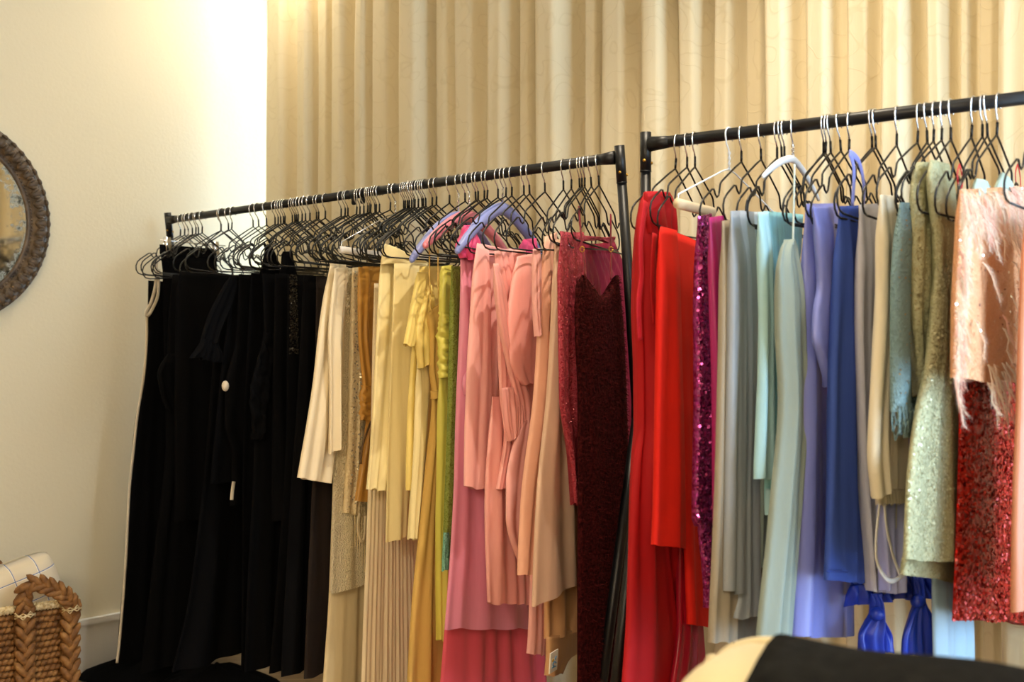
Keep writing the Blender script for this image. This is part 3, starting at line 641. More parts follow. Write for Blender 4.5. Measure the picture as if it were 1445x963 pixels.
# ------------------------------------------------------------------ burgundy garments
mbu = cloth('A83A4A', 'lurex'); mbp = cloth('8C1F3C', 'pleat'); mfz = cloth('3C1112', 'velvet')
g = Garment('burgundy_pleated_dress', 'wine red pleated dress with a wavy top edge behind the fuzzy maroon dress', 'dress', rack1, 825, 'wine red pleated dress')
g.cloth('body', mbp, [(334, 800), (500, 810), (715, 815)], [(340, 868), (400, 890), (530, 906), (715, 912)], th=.014, folds=9, amp=.006, seed=73, NU=90, dip=.012, topamp=.6)
g = Garment('burgundy_glitter_dress', 'burgundy glittering dress with narrow folds, next to the blush slip', 'dress', rack1, 834, 'burgundy glitter dress')
g.cloth('body', mbu, [(328, 789), (400, 785), (560, 786), (640, 800), (712, 808)], [(328, 822), (500, 828), (712, 834)], v0=.02, th=.014, folds=3.2, amp=.010, seed=72, topamp=.8)
g.discs('glitter', material('rose_glitter', 'D0707C', .2, .7, .5), 900, .0014, 31, (0, .6), (0, 1), tilt=.5)
g.cloth('neck_edge', mbu, [(326, 790), (336, 789)], [(334, 868), (342, 868)], v0=.01, th=.012, folds=3, amp=.005, seed=76, NV=8, top=1, dip=.012)
g = Garment('fuzzy_dress', 'dark maroon fuzzy long dress with thin straps and a notched neckline', 'dress', rack1, 843, 'fuzzy maroon dress')
g.cloth('body', mfz, [(388, 822), (400, 814), (450, 813), (560, 817), (1000, 815)], [(388, 872), (480, 880), (1000, 894)], v0=.022, th=.02, folds=3, amp=.007, seed=74, dip=.055, topamp=.5, top=.8)
fz = random.Random(9); mb = MB(); fr = g.last
for _ in range(9000):
    j = fz.randrange(len(fr) - 1); i = fz.randrange(len(fr[0]) - 1); p = fr[j][i].lerp(fr[j + 1][i + 1], fz.random()) + (fr[j][i + 1] - fr[j][i]) * fz.random()
    v = (P3(g.pl.n, 0) * fz.uniform(.003, .007) + Vector((fz.gauss(0, .004), fz.gauss(0, .004), fz.gauss(-.002, .004)))); s_ = v.orthogonal().normalized() * .0009
    mb.add([p - s_, p + s_, p + v], [(0, 1, 2)])
o = mb.build('fuzz', mfz, g.e, False); o['kind'] = 'stuff'
mst = cloth('7A1026', 'satin')
for (a, b, c_, d_) in ((817, 292, 826, 392), (862, 303, 862, 396)):
    g.ribbon('strap', mst, [(a, b, .01), ((a * 2 + c_) / 3, b + 40, .02), (c_, d_, .03)], .0055, .25, .02)
    q = g.pl.at((a + c_) / 2, 352, .034); mb = MB(); mb.tube([q + Vector((.005 * math.cos(k * .7), 0, .006 * math.sin(k * .7))) for k in range(10)], .0014, 6); mb.build('strap_slider', m_brass, g.e)

# ------------------------------------------------------------------ red and magenta garments
mre = cloth('AC1219', 'chiffon'); mro = cloth('DC2417', 'crepe'); mcr = cloth('9A0F26', 'satin'); msq = cloth('8C2A6E', 'sequin'); mfu = cloth('A82270', 'satin')
g = Garment('red_tie_gown', 'long red gown with loose ties, draped over its hanger next to the rack post', 'dress', rack2, 955.9, 'long red tie gown')
g.cloth('body', mre, [(271, 914), (285, 906), (330, 901), (430, 900), (520, 904), (600, 905), (650, 900), (750, 893), (880, 886), (1000, 874)], [(271, 928), (290, 940), (400, 936), (560, 934), (720, 950), (900, 985), (1000, 996)], th=.026, folds=4, amp=.016, seed=81, topamp=.6, top=.5, NV=80, NU=60)
g.ribbon('tie', mre, [(911, 285), (904, 340), (905, 390), (901, 430), (903, 480)], .011, .25, .034)
g.ribbon('tie', mre, [(924, 330), (921, 400), (925, 455)], .012, .25, .036)
g.cloth('neckline_fold', mre, [(270, 914), (300, 914), (330, 918)], [(272, 946), (300, 950), (330, 950)], v0=.018, th=.018, folds=3, amp=.008, seed=97, NV=20, top=.6, topamp=.8)
g = Garment('crimson_gown', 'crimson satin gown seen low between the red gown and the magenta sequins', 'dress', rack2, 969.8, 'crimson satin gown')
g.cloth('skirt_body', mcr, [(560, 962), (880, 958), (1000, 940)], [(560, 975), (880, 988), (1000, 994)], th=.02, folds=3, amp=.012, seed=83)
g = Garment('red_orange_trousers', 'bright orange-red trousers with two legs of unequal drop', 'trousers', rack2, 982, 'orange-red trousers')
g.cloth('trouser_leg', mro, [(324, 942), (500, 956), (700, 962), (880, 966)], [(342, 985), (560, 990), (700, 1002), (884, 1007)], th=.02, folds=1.6, amp=.009, seed=84)
g.cloth('trouser_leg', mro, [(320, 932), (330, 930), (560, 929), (700, 927), (768, 924)], [(326, 956), (560, 962), (772, 964)], v0=.026, th=.018, folds=1.6, amp=.007, seed=85)
g = Garment('magenta_sequin_dress', 'magenta sequinned dress with a scalloped tiered hem', 'dress', rack2, 1046, 'magenta sequin dress')
g.cloth('body', msq, [(306, 985), (420, 983), (560, 985), (735, 982), (745, 986)], [(302, 1003), (560, 1006), (735, 1012)], th=.018, folds=1.6, amp=.005, seed=87)
mqs = material('magenta_sequin', 'C0509C', .22, .6, .85)
g.discs('sequins', mqs, 2600, .0032, 7, (0, .9), (0, 1), tilt=.45)
g.cloth('hem_tier', msq, [(730, 986), (780, 990), (858, 998)], [(725, 1012), (858, 1012)], th=.016, folds=2, amp=.008, seed=88, NV=24)
g.discs('sequins', mqs, 700, .0032, 8, (0, .95), (0, 1), tilt=.5)
g = Garment('fuchsia_dress', 'fuchsia satin dress beside the magenta sequins', 'dress', rack2, 1048)
g.cloth('body', mfu, [(307, 1001), (400, 1003), (560, 1008), (742, 1012)], [(304, 1022), (742, 1024)], th=.016, folds=2.4, amp=.008, seed=89)

# ------------------------------------------------------------------ grey, mint and sage garments
mta = cloth('A49A8A', 'crepe'); mgr = cloth('959CA6', 'satin'); mlg = cloth('9FA7B2', 'satin'); mmi = cloth('A0C6CE', 'crepe'); maq = cloth('94D2DC', 'pleat'); msg = cloth('8E9B95', 'crepe'); mbw = cloth('C5D6E4', 'pleat')
g = Garment('taupe_dress', 'warm taupe long dress between the fuchsia and the grey satin', 'dress', rack2, 1073)
g.cloth('body', mta, [(312, 1020), (500, 1018), (700, 1014), (908, 1005)], [(310, 1034), (600, 1040), (904, 1036)], th=.018, folds=2, amp=.008, seed=91)
g = Garment('dark_taupe_skirt', 'dark taupe long skirt showing under the grey satin hems', 'skirt', rack2, 1077, hang=False)
g.cloth('skirt_body', cloth('6E6659', 'crepe'), [(600, 1042), (1000, 1028)], [(600, 1078), (1000, 1082)], th=.014, folds=3, amp=.010, seed=92)
g = Garment('grey_satin_dress', 'mid grey satin dress with a straight hem', 'dress', rack2, 1094, 'grey satin dress')
g.cloth('body', mgr, [(298, 1031), (500, 1030), (700, 1028), (836, 1025)], [(297, 1050), (700, 1048), (838, 1046)], th=.018, folds=1.5, amp=.007, seed=93)
g = Garment('silver_dress', 'silver grey satin dress with a flared hem', 'dress', rack2, 1099)
g.cloth('body', mlg, [(298, 1044), (560, 1048), (700, 1045), (840, 1043), (873, 1038)], [(299, 1064), (560, 1069), (780, 1070), (866, 1073)], th=.018, folds=1.8, amp=.009, seed=94)
g = Garment('striped_blouse', 'pale blue fine striped blouse between the silver dress and the mint dress', 'blouse', rack2, 1091, 'pale blue striped blouse', hang=False)
g.cloth('body', mbw, [(299, 1057), (420, 1062), (640, 1064)], [(299, 1074), (640, 1074)], th=.012, folds=3, amp=.004, seed=95)
g = Garment('sage_skirt', 'sage green narrow skirt hanging below the mint dress', 'skirt', rack2, 1112, hang=False)
g.cloth('skirt_body', msg, [(500, 1070), (800, 1067)], [(500, 1092), (800, 1082)], th=.012, folds=2, amp=.006, seed=96)
g = Garment('aqua_pleated_blouse', 'shiny aqua pleated top with a lace edge', 'top', rack2, 1140, 'aqua pleated top', hang=False)
g.cloth('body', maq, [(298, 1078), (420, 1080), (560, 1082), (712, 1083)], [(303, 1134), (350, 1130), (420, 1118), (712, 1096)], th=.014, folds=8, amp=.004, seed=98, NU=80)
g.cloth('lace_edge', mmi, [(690, 1083), (726, 1083)], [(690, 1097), (724, 1092)], v0=.004, th=.012, folds=3, amp=.004, seed=99, NV=10, top=1)
g = Garment('mint_dress', 'smooth mint green dress with a straight hem', 'dress', rack2, 1128, 'mint dress', hang=False)
g.cloth('body', mmi, [(300, 1070), (450, 1073), (676, 1066)], [(298, 1084), (450, 1089), (678, 1085)], v0=.03, th=.016, folds=1.8, amp=.007, seed=100)
g = Garment('sage_long_dress', 'plain sage grey long dress behind the gathered sage dress', 'dress', rack2, 1160, 'plain sage dress')
g.cloth('body', cloth('9FAEA6', 'crepe'), [(480, 1118), (700, 1112), (898, 1096)], [(480, 1134), (898, 1122)], th=.016, folds=2.5, amp=.008, seed=101)
g = Garment('gathered_sage_dress', 'sage grey long dress gathered at its side', 'dress', rack2, 1152, 'gathered sage dress')
g.cloth('body', msg, [(338, 1112), (352, 1104), (385, 1099), (460, 1099), (560, 1102), (700, 1092), (897, 1076)], [(338, 1115), (352, 1121), (385, 1125), (460, 1128), (560, 1130), (700, 1122), (897, 1107)], v0=.012, th=.022, folds=3, amp=.011, seed=102, NV=70, topamp=.8, top=.35)
g.ribbon('hanging_cord', cloth('C9D6CF', 'satin'), [(1121, 232), (1120, 285), (1119, 345)], .002, 1, .02)

# ------------------------------------------------------------------ blue garments
mpw = cloth('7F88D4', 'satin'); mrb = cloth('3A52A4', 'cotton'); mll = cloth('B9B9C6', 'crepe'); mbr = cloth('1B36A6', 'satin'); mlb = cloth('9DBBD2', 'satin')
g = Garment('periwinkle_gown', 'long periwinkle satin gown with a hanging sleeve', 'dress', rack2, 1183, 'periwinkle gown')
g.cloth('body', mpw, [(288, 1137), (400, 1132), (560, 1129), (750, 1124), (898, 1117)], [(287, 1182), (560, 1190), (898, 1200)], th=.022, folds=3, amp=.016, seed=111)
g.cloth('sleeve', mpw, [(292, 1147), (340, 1153), (400, 1157), (440, 1150), (478, 1147), (500, 1153), (545, 1167)], [(290, 1176), (360, 1174), (420, 1175), (478, 1175), (545, 1172)], v0=.034, th=.016, folds=1.5, amp=.009, seed=112)
g = Garment('royal_blue_dress', 'royal blue jersey dress with a stitched straight hem and thin straps', 'dress', rack2, 1225, 'royal blue jersey dress')
g.cloth('body', mrb, [(291, 1186), (400, 1179), (600, 1171), (820, 1165)], [(290, 1211), (560, 1214), (824, 1227)], th=.02, folds=2.4, amp=.010, seed=113)
g.ribbon('hem_stitching', cloth('2C3F88', 'cotton'), [(1166, 806), (1180, 807), (1196, 808)], .0016, 1, .024)
for pts in ([(1199, 216), (1205, 240), (1203, 290)], [(1199, 216), (1212, 228), (1219, 262), (1218, 290)]): g.ribbon('strap', mpw, pts, .007, .25, .02, 'periwinkle strap')
g = Garment('blue_ruffle_dress', 'vivid blue dress with a ruffled hem and two knotted ties', 'dress', rack2, 1248, 'vivid blue ruffle dress', hang=False, turn=58)
g.cloth('body', mbr, [(700, 1218), (790, 1208), (832, 1203)], [(700, 1290), (790, 1305), (818, 1314)], th=.014, folds=4, amp=.008, seed=114)
g.cloth('ruffle', mbr, [(826, 1199), (842, 1197), (858, 1198)], [(805, 1322), (822, 1326), (834, 1330)], th=.014, folds=10, amp=.014, seed=115, NU=90, NV=14, top=1, topamp=.4)
for (x, y0, y1, w_) in ((1238, 838, 922, 24), (1295, 810, 925, 24)):
    g.cloth('tie', mbr, [(y0, x - 9), ((y0 * 2 + y1) / 3, x - 4), (y0 + .5 * (y1 - y0), x - 12), (y1 - 20, x - w_), (y1, x - w_)], [(y0, x + 6), ((y0 * 2 + y1) / 3, x + 4), (y0 + .5 * (y1 - y0), x + 12), (y1 - 20, x + w_), (y1, x + w_ + 3)], v0=.03, th=.012, folds=4, amp=.013, seed=int(x), NU=30, NV=30, topamp=.7)
    q = g.pl.at(x, y0 + .34 * (y1 - y0), .036); mb = MB(); mb.ball(q, P3(g.pl.d, 0) * .015, P3(g.pl.n, 0) * .014, (0, 0, .013)); mb.build('tie_knot', mbr, g.e)
g = Garment('lilac_dress', 'lilac grey narrow long dress between the royal blue and the cream garments', 'dress', rack2, 1250, 'lilac grey dress', hang=False)
g.cloth('body', mll, [(289, 1212), (450, 1208), (600, 1212), (836, 1228)], [(287, 1240), (500, 1238), (836, 1249)], th=.018, folds=3, amp=.010, seed=116)
g = Garment('strappy_camisole', 'pale periwinkle camisole with long white hanging straps', 'top', rack2, 1272, 'strappy camisole', hang=False)
g.cloth('body', cloth('A9AEDC', 'satin'), [(560, 1240), (720, 1238), (836, 1248)], [(560, 1282), (836, 1272)], th=.014, folds=3, amp=.010, seed=117)
mws = cloth('E9E6E2', 'satin')
for pts in ([(1241, 712), (1236, 770), (1240, 800), (1256, 820), (1274, 812), (1284, 800)], [(1248, 712), (1252, 750), (1262, 790), (1272, 815)]): g.ribbon('strap', mws, pts, .0045, .3, .034, 'white strap')

# ------------------------------------------------------------------ cream, teal and sage green garments
mcw = cloth('D9CFB8', 'crepe'); mte = cloth('7C979B', 'knit'); mte2 = cloth('5E777B', 'knit'); mss = cloth('A6A684', 'lurex'); mpf = cloth('D29C74', 'lurex'); mrs = cloth('8E1610', 'sequin'); mpr = cloth('B87656', 'satin')
g = Garment('cream_jacket', 'cream long-sleeved top with a ribbed cuff, beside the teal knit', 'top', rack2, 1284, 'cream long-sleeved top', hang=False)
g.cloth('body', mcw, [(290, 1262), (500, 1256), (690, 1254)], [(286, 1278), (500, 1274), (690, 1278)], th=.016, folds=2, amp=.006, seed=121)
g.cloth('sleeve', mcw, [(275, 1241), (400, 1238), (560, 1230), (640, 1228), (707, 1235)], [(277, 1264), (500, 1257), (640, 1254), (690, 1256)], v0=.024, th=.02, folds=1.4, amp=.008, seed=122)
g.cloth('cuff', mcw, [(690, 1238), (712, 1240)], [(690, 1278), (710, 1278)], v0=.002, th=.018, folds=9, amp=.002, seed=123, NV=6, NU=70, top=1, topamp=1)
g.cloth('sleeve', mcw, [(700, 1253), (740, 1252), (756, 1257)], [(700, 1276), (740, 1276), (756, 1272)], v0=-.012, th=.012, folds=1.5, amp=.004, seed=124, NV=14, NU=24)
def fringe(g, u0, u1, count, length, mat, seed, rad=.0012):
    rnd = random.Random(seed); fr = g.last; mb = MB(); nu = len(fr[0]) - 1
    for _ in range(count):
        p = fr[-1][int(rnd.uniform(u0, u1) * nu)]; q = p + Vector((rnd.gauss(0, .004), rnd.gauss(0, .004), -length * rnd.uniform(.6, 1.1)))
        mb.tube([p + Vector((0, 0, .01)), p.lerp(q, .5) + Vector((rnd.gauss(0, .004), rnd.gauss(0, .003), 0)), q], rad, 4)
    o = mb.build('fringe', mat, g.e); o['kind'] = 'stuff'
g = Garment('teal_knit_scarf', 'dusty teal knitted scarf with gold flecks and a fringed end', 'scarf', rack2, 1305, 'dusty teal scarf')
g.cloth('scarf_end', mte2, [(300, 1276), (400, 1279), (600, 1280)], [(300, 1287), (600, 1294)], th=.012, folds=1.5, amp=.004, seed=126, NU=24)
g.cloth('scarf_end', mte, [(286, 1270), (400, 1261), (580, 1260)], [(286, 1283), (400, 1282), (578, 1284)], v0=.018, th=.016, folds=1.3, amp=.006, seed=125)
g.discs('gold_flecks', m_brass, 60, .0016, 12, (.05, .95), (0, 1), tilt=.4)
fringe(g, .0, 1, 120, .045, mte, 3)
g = Garment('sage_sequin_dress', 'sage green sequinned dress folded over its hanger with a turned up hem', 'dress', rack2, 1330, 'sage sequin dress')
g.cloth('shoulder', mss, [(229, 1296), (245, 1290), (320, 1287), (420, 1286), (500, 1292), (560, 1297)], [(229, 1312), (260, 1318), (400, 1320), (560, 1322)], th=.02, folds=2, amp=.009, seed=127, topamp=.7)
g.cloth('shoulder', mss, [(226, 1312), (250, 1308), (340, 1314), (440, 1320)], [(232, 1338), (300, 1346), (440, 1340)], v0=.024, th=.018, folds=1.8, amp=.008, seed=128, topamp=.7, NV=30)
g.cloth('skirt_body', mss, [(360, 1322), (420, 1318), (500, 1310), (600, 1290), (700, 1280), (790, 1276)], [(350, 1344), (420, 1345), (560, 1350), (650, 1358), (760, 1361), (795, 1358)], v0=.03, th=.02, folds=2.2, amp=.010, seed=129)
mqg = material('sage_sequin', 'B9BB9A', .3, .5, .15)
g.discs('sequins', mqg, 1000, .0024, 13, (0, 1), (0, 1), tilt=.3)
g.cloth('turned_hem', mss, [(775, 1277), (795, 1276), (812, 1276)], [(770, 1361), (795, 1352), (822, 1352)], v0=.012, th=.022, folds=1.5, amp=.006, seed=130, NV=14, top=1)
g = Garment('light_blue_gown', 'light blue satin long gown low between the sage and red sequins', 'dress', rack2, 1341, 'light blue gown')
g.cloth('skirt_body', mlb, [(640, 1320), (800, 1318), (1000, 1324)], [(640, 1360), (1000, 1372)], v0=-.03, th=.016, folds=4, amp=.008, seed=131)

# ------------------------------------------------------------------ red sequin skirt and feathered top
g = Garment('red_sequin_skirt', 'deep red sequinned skirt hanging below the feathered peach top', 'skirt', rack2, 1374, 'red sequin skirt')
g.cloth('skirt_body', mrs, [(300, 1372), (500, 1354), (640, 1353), (760, 1352), (876, 1350)], [(300, 1440), (640, 1462), (884, 1470)], th=.022, folds=2.5, amp=.008, seed=132)
mqr = material('red_sequin', 'AE261A', .35, .5, .25)
g.discs('sequins', mqr, 9000, .0030, 14, (0, .9), (.35, 1), tilt=.6)
for x in (1354, 1436): g.ribbon('hanger_loop', cloth('B01E26', 'satin'), [(x, 232), (x - 3, 245), (x - 1, 264), (x + 4, 262), (x + 3, 245), (x, 232)], .0022, .5, .02)
g = Garment('feathered_blouse', 'peach top with sheer shoulders covered in pale pink ostrich feathers', 'top', rack2, 1390, 'feathered peach top')
g.cloth('body', mpf, [(268, 1352), (300, 1350), (450, 1345), (536, 1345)], [(262, 1446), (300, 1446), (540, 1446)], v0=.02, th=.024, folds=2, amp=.006, seed=133, topamp=.7)
fr = g.last
g.cloth('shoulder', cloth('9FB0A4', 'chiffon'), [(252, 1378), (274, 1376)], [(254, 1390), (274, 1400)], v0=.02, th=.01, folds=1, amp=.004, seed=134, NV=8, label='sheer pale shoulder')
g.cloth('shoulder', cloth('9FB0A4', 'chiffon'), [(243, 1414), (272, 1402)], [(248, 1420), (272, 1430)], v0=.02, th=.01, folds=1, amp=.004, seed=135, NV=8, label='sheer pale shoulder')
g.last = fr
g.discs('crystals', material('crystal', 'F4F0EA', .05, .8, .9), 130, .0024, 15, (0, 1), (0, .8), tilt=.6)
mfe = [material('feather_' + c_, c_, .7, .2, 0, .3) for c_ in ('E6D0BC', 'E4B4A6', 'E0D2C2')]
frn = random.Random(21); Pn, Pd = P3(g.pl.n, 0), P3(g.pl.d, 0)
for k in range(190):
    nu_ = len(fr[0]) - 1
    if k < 36: i, j = 0, frn.randrange(len(fr))                                          # near edge
    elif k < 110: i, j = int(nu_ * frn.uniform(.0, 1.0)), frn.randrange(5)          # along the top
    elif k < 146: i, j = int(nu_ * frn.uniform(.62, 1)), frn.randrange(len(fr))           # far side
    elif k < 156: i, j = frn.randrange(nu_), frn.randrange(len(fr))
    else: i, j = int(nu_ * frn.uniform(.3, 1)), len(fr) - 1 - frn.randrange(5)            # hem
    p = fr[j][min(i, len(fr[0]) - 1)]; L_ = frn.uniform(.05, .11); mb = MB()
    sw = frn.uniform(-1, .6) if i else frn.uniform(-1.2, -.2)
    pts = [p + Pn * (.004 + .03 * q * frn.uniform(.5, 1)) + Pd * (sw * .045 * q) + Vector((0, 0, -L_ * q ** 1.3 + .025 * q * (1 - q))) for q in (0, .25, .5, .75, 1)]
    mb.tube(pts, [.0011, .0010, .0009, .0007, .0004], 4)
    sp = spline(pts, 7)
    for a, b in zip(sp, sp[1:]):
        for s_ in (-1, 1, -1, 1):
            v = ((b - a).normalized() * frn.uniform(.008, .018) + Pd * (s_ * frn.uniform(.004, .012)) + Pn * frn.uniform(-.004, .008)); w_ = (b - a).normalized() * .0005
            mb.add([a - w_, a + w_, a + v], [(0, 1, 2)])
    mb.build('feather', mfe[k % 3], g.e, False)
g = Garment('peach_slip', 'plain peach satin slip hanging in front of the red sequinned skirt', 'dress', rack2, 1478, 'plain peach slip')
g.cloth('body', mpr, [(296, 1446), (440, 1440), (560, 1436), (760, 1427), (866, 1425)], ('r', .05, .1), th=.018, folds=3, amp=.009, seed=136)
# hangers that carry nothing seen: told apart by counting from a hanger that does
ORD = 'first second third fourth fifth sixth seventh eighth ninth tenth eleventh twelfth'.split()
for rk, start in ((rack1, 'from the cream wall on the longer rack'), (rack2, 'from the post of the red clothes rack')):
    last, k = None, 0
    for h in sorted((q for q in HANG if q[0] is rk), key=lambda q: q[1]):
        if id(h[2]) in USED: last, k = h[2]['label'].replace('black wire hanger carrying the ', ''), 0; continue
        h[2]['label'] = ORD[k] + ' wire hanger beyond the one carrying the ' + last if last else ORD[k] + ' black wire hanger ' + start; k += 1
# clips of the skirt hanger
def clip_hanger(px, xa, xb, y, label):
    Hp = rail_at(rack1, px); pl = gk2.pl; e = based('clip_hanger', (Hp.x, Hp.y, ZB), label, 'hanger')
    a, b = pl.at(xa, y, .004), pl.at(xb, y, .004); b.z = a.z
    mb = MB(); mb.tube([a, b], .0022, 8); mb.tube([a.lerp(b, .45), P3(pl.H, ZB - .045)], .0018, 6); mb.build('rod', m_chr, e)
    hp = [P3(pl.H + pl.d * x, ZB + z) for x, _, z in hk]; mb = MB(); mb.tube(hp, .0017, 6); mb.build('hook', m_chr, e)
    for f_ in (.1, .84):
        c_ = a.lerp(b, f_); D = P3(pl.d, 0); Nn = P3(pl.n, 0); mb = MB()
        for s_ in (-1, 1):
            mb.box(c_ + Nn * (.006 * s_) - Vector((0, 0, .012)), D * .011, Nn * .0015, Vector((0, 0, .024)) + Nn * (-.003 * s_))
        mb.tube([c_ - D * .013, c_ + D * .013], .005, 10); mb.build('clip', m_chr, e)
clip_hanger(268, 226, 318, 339, 'chrome skirt hanger with two metal clips gripping the first black skirt')

# ------------------------------------------------------------------ special hangers
def padded(rack, px, near, rad, mat, label, name, zt=-.075, zd=-.165, hookmat=m_chr, gap=0.0):
    Hp = rail_at(rack, px); a = ang_for(Hp, near); pl = Plane(Hp, a); e = based(name, (Hp.x, Hp.y, ZB), label, 'hanger')
    tw = MB(); tw.tube([P3(pl.H + pl.d * x, ZB + z) for x, _, z in hk] + [P3(pl.H, ZB + zt)], .0017, 6)
    for s_ in (0, math.pi): tw.tube([pl.pt(.0022 * math.cos(s_ + k * .8), ZB - .035 + (zt + .035) * k / 14, .0022 * math.sin(s_ + k * .8)) for k in range(15)], .0013, 5)
    tw.build('twisted_hook', hookmat, e)
    pts = []; rr = []
    for k in range(25):
        u = -1 + k / 12; pts.append(pl.pt(u * .2, ZB + zt + (zd - zt) * abs(u) ** 1.5, 0)); rr.append(rad * (1 - .45 * abs(u) ** 3))
    mb = MB(); mb.tube(pts, rr, 12, 1.25); mb.ball(pts[0], (rr[0], 0, 0), (0, rr[0], 0), (0, 0, rr[0] * 1.2)); mb.ball(pts[-1], (rr[-1], 0, 0), (0, rr[-1], 0), (0, 0, rr[-1] * 1.2))
    mb.build('padded_arm', mat, e); return e, pl
mper = cloth('8C97D4', 'satin'); mpad = cloth('F08FA0', 'satin'); mwh = material('white_coated_wire', 'E4ECF4', .3, .5)
padded(rack1, 647, 66, .013, mper, 'periwinkle satin padded hanger above the mustard jumpsuit', 'padded_hanger', zt=-.10, zd=-.225)
padded(rack1, 662, 62, .013, mpad, 'pink satin padded hanger above the lime ruched dress', 'padded_hanger', zt=-.10, zd=-.192)
padded(rack1, 709.5, 64, .013, mper, 'periwinkle satin padded hanger above the salmon straight shirt', 'padded_hanger', zt=-.09, zd=-.212)
padded(rack2, 1119, 42, .006, mwh, 'white coated slim hanger above the aqua pleated top', 'coated_hanger', zt=-.066, zd=-.125)
# chrome trouser hanger with a white cloth bar, rack of yellow clothes
def bar_hanger(rack, px, near, zl, label, name, barmat, barrad, drop, barlen=1.0, wiremat=m_chr):
    Hp = rail_at(rack, px); a = ang_for(Hp, near); pl = Plane(Hp, a); e = based(name, (Hp.x, Hp.y, ZB), label, 'hanger')
    mb = MB(); mb.tube([P3(pl.H + pl.d * x, ZB + z) for x, _, z in hk] + [P3(pl.H, ZB - .075)], .0018, 6)
    for s_ in (0, math.pi): mb.tube([pl.pt(.0022 * math.cos(s_ + k * .8), ZB - .035 - .04 * k / 14, .0022 * math.sin(s_ + k * .8)) for k in range(15)], .0013, 5)
    mb.build('twisted_hook', wiremat, e)
    mb = MB(); mb.tube([pl.pt(-.205, ZB + zl - drop, 0), pl.pt(-.205, ZB + zl, 0), pl.pt(-.03, ZB - .08, 0), pl.pt(0, ZB - .072, 0), pl.pt(.03, ZB - .08, 0), pl.pt(.205, ZB + zl, 0), pl.pt(.205, ZB + zl - drop, 0)], .0017, 6, up=(0, 0, 1)); mb.build('wire', wiremat, e)
    mb = MB(); mb.tube([pl.pt(-.21 + .42 * k / 12, ZB + zl - drop - .006 * math.sin(math.pi * k / 12), 0) for k in range(13) if k / 12 <= barlen], barrad, 10, 1.2); mb.build('trouser_bar', barmat, e)
bar_hanger(rack1, 557.8, 74, -.165, 'chrome wire hanger with a white covered bar, above the cream knitted dress', 'trouser_hanger', mws, .008, .02)
bar_hanger(rack2, 1029, 70, -.145, 'white wire hanger with a pale wooden bar beside the red trousers', 'trouser_hanger', material('pale_wood', 'D8C6A8', .5), .009, .018, .36, mwh)

# ------------------------------------------------------------------ round mirror on the side wall
def wall_pt(t, z, out): q = Vector((-1.47, 4.0)) + WD * t + WN * out; return Vector((q.x, q.y, z))
off = (CORNER - Vector((-1.47, 4.0))).dot(WN)          # the wall plane itself
MC = (-.502, HC + .392, .343)
def mp(ang, r, out): return wall_pt(MC[0] + r * math.cos(ang), MC[1] + r * math.sin(ang), out + off)
m_frame = material('bronze_carved_wood', '4A3A2A', .5, .45); n = N(m_frame)
t = n.add('ShaderNodeTexNoise', i_Scale=26.0, i_Detail=6.0); n.link(n.coord(), t.inputs[0]); n.link(n.ramp(t.outputs[0], [(.3, srgb('33281E')), (.7, srgb('77624A'))]), n.b.inputs['Base Color'])
m_mir = material('antique_mirror', 'D9D2BE', .06, .5, 1.0); n = N(m_mir)
co = n.coord(); t = n.add('ShaderNodeTexNoise', i_Scale=22.0, i_Detail=8.0, i_Roughness=.7); n.link(co, t.inputs[0])
dv = n.add('ShaderNodeVectorMath', operation='LENGTH'); n.link(co, dv.inputs[0])
mr = n.add('ShaderNodeMapRange', i_From_Min=.14, i_From_Max=.29, i_To_Min=-.24, i_To_Max=.13); n.link(dv.outputs['Value'], mr.inputs[0])
sm = n.add('ShaderNodeMath', operation='ADD'); n.link(t.outputs[0], sm.inputs[0]); n.link(mr.outputs[0], sm.inputs[1])
n.link(n.ramp(sm.outputs[0], [(.52, srgb('E2DBC6')), (.62, srgb('8C8774')), (.72, srgb('2A2A26'))]), n.b.inputs['Base Color'])
n.link(n.ramp(sm.outputs[0], [(.5, (.06, .06, .06)), (.7, (.7, .7, .7))]), n.b.inputs['Roughness'])
em = based('wall_mirror', tuple(mp(0, 0, 0)), 'round antique mirror in a carved dark bronze frame on the cream wall', 'mirror')
def ring(name, prof, mat, NA=128):
    V = []; Fc = []; k = len(prof)
    for i in range(NA):
        for (r, o_) in prof: V.append(mp(2 * math.pi * i / NA, r, o_))
    for i in range(NA):
        for j in range(k): Fc.append((i * k + j, i * k + (j + 1) % k, ((i + 1) % NA) * k + (j + 1) % k, ((i + 1) % NA) * k + j))
    return obj(name, V, Fc, mat, em)
ring('frame', [(.268, .002), (.268, .012), (.274, .020), (.281, .014), (.288, .016), (.300, .034), (.316, .040), (.328, .032), (.333, .026), (.341, .027), (.343, .018), (.343, .002)], m_frame)
NA = 72; V = [mp(0, 0, .010)] + [mp(2 * math.pi * i / NA, .270, .010) for i in range(NA)]
obj('mirror_glass', V, [(0, 1 + i, 1 + (i + 1) % NA) for i in range(NA)], m_mir, em, False)
def leaf_mesh():
    mb = MB(); mb.ball((0, 0, 0), (.024, 0, 0), (0, .0105, 0), (0, 0, .011), 10, 6); mb.ball((.02, 0, .004), (.008, 0, 0), (0, .0085, 0), (0, 0, .010), 8, 5)
    mb.ball((-.004, .008, .002), (.014, .003, 0), (-.002, .005, 0), (0, 0, .009), 8, 4); mb.ball((-.004, -.008, .002), (.014, -.003, 0), (.002, .005, 0), (0, 0, .009), 8, 4)
    me = bpy.data.meshes.new('leaf_carving'); me.from_pydata(mb.v, [], mb.f); me.materials.append(m_frame); me.polygons.foreach_set('use_smooth', [True] * len(me.polygons)); return me
lm = leaf_mesh(); bm_ = MB(); mb0 = BASE[em.name]
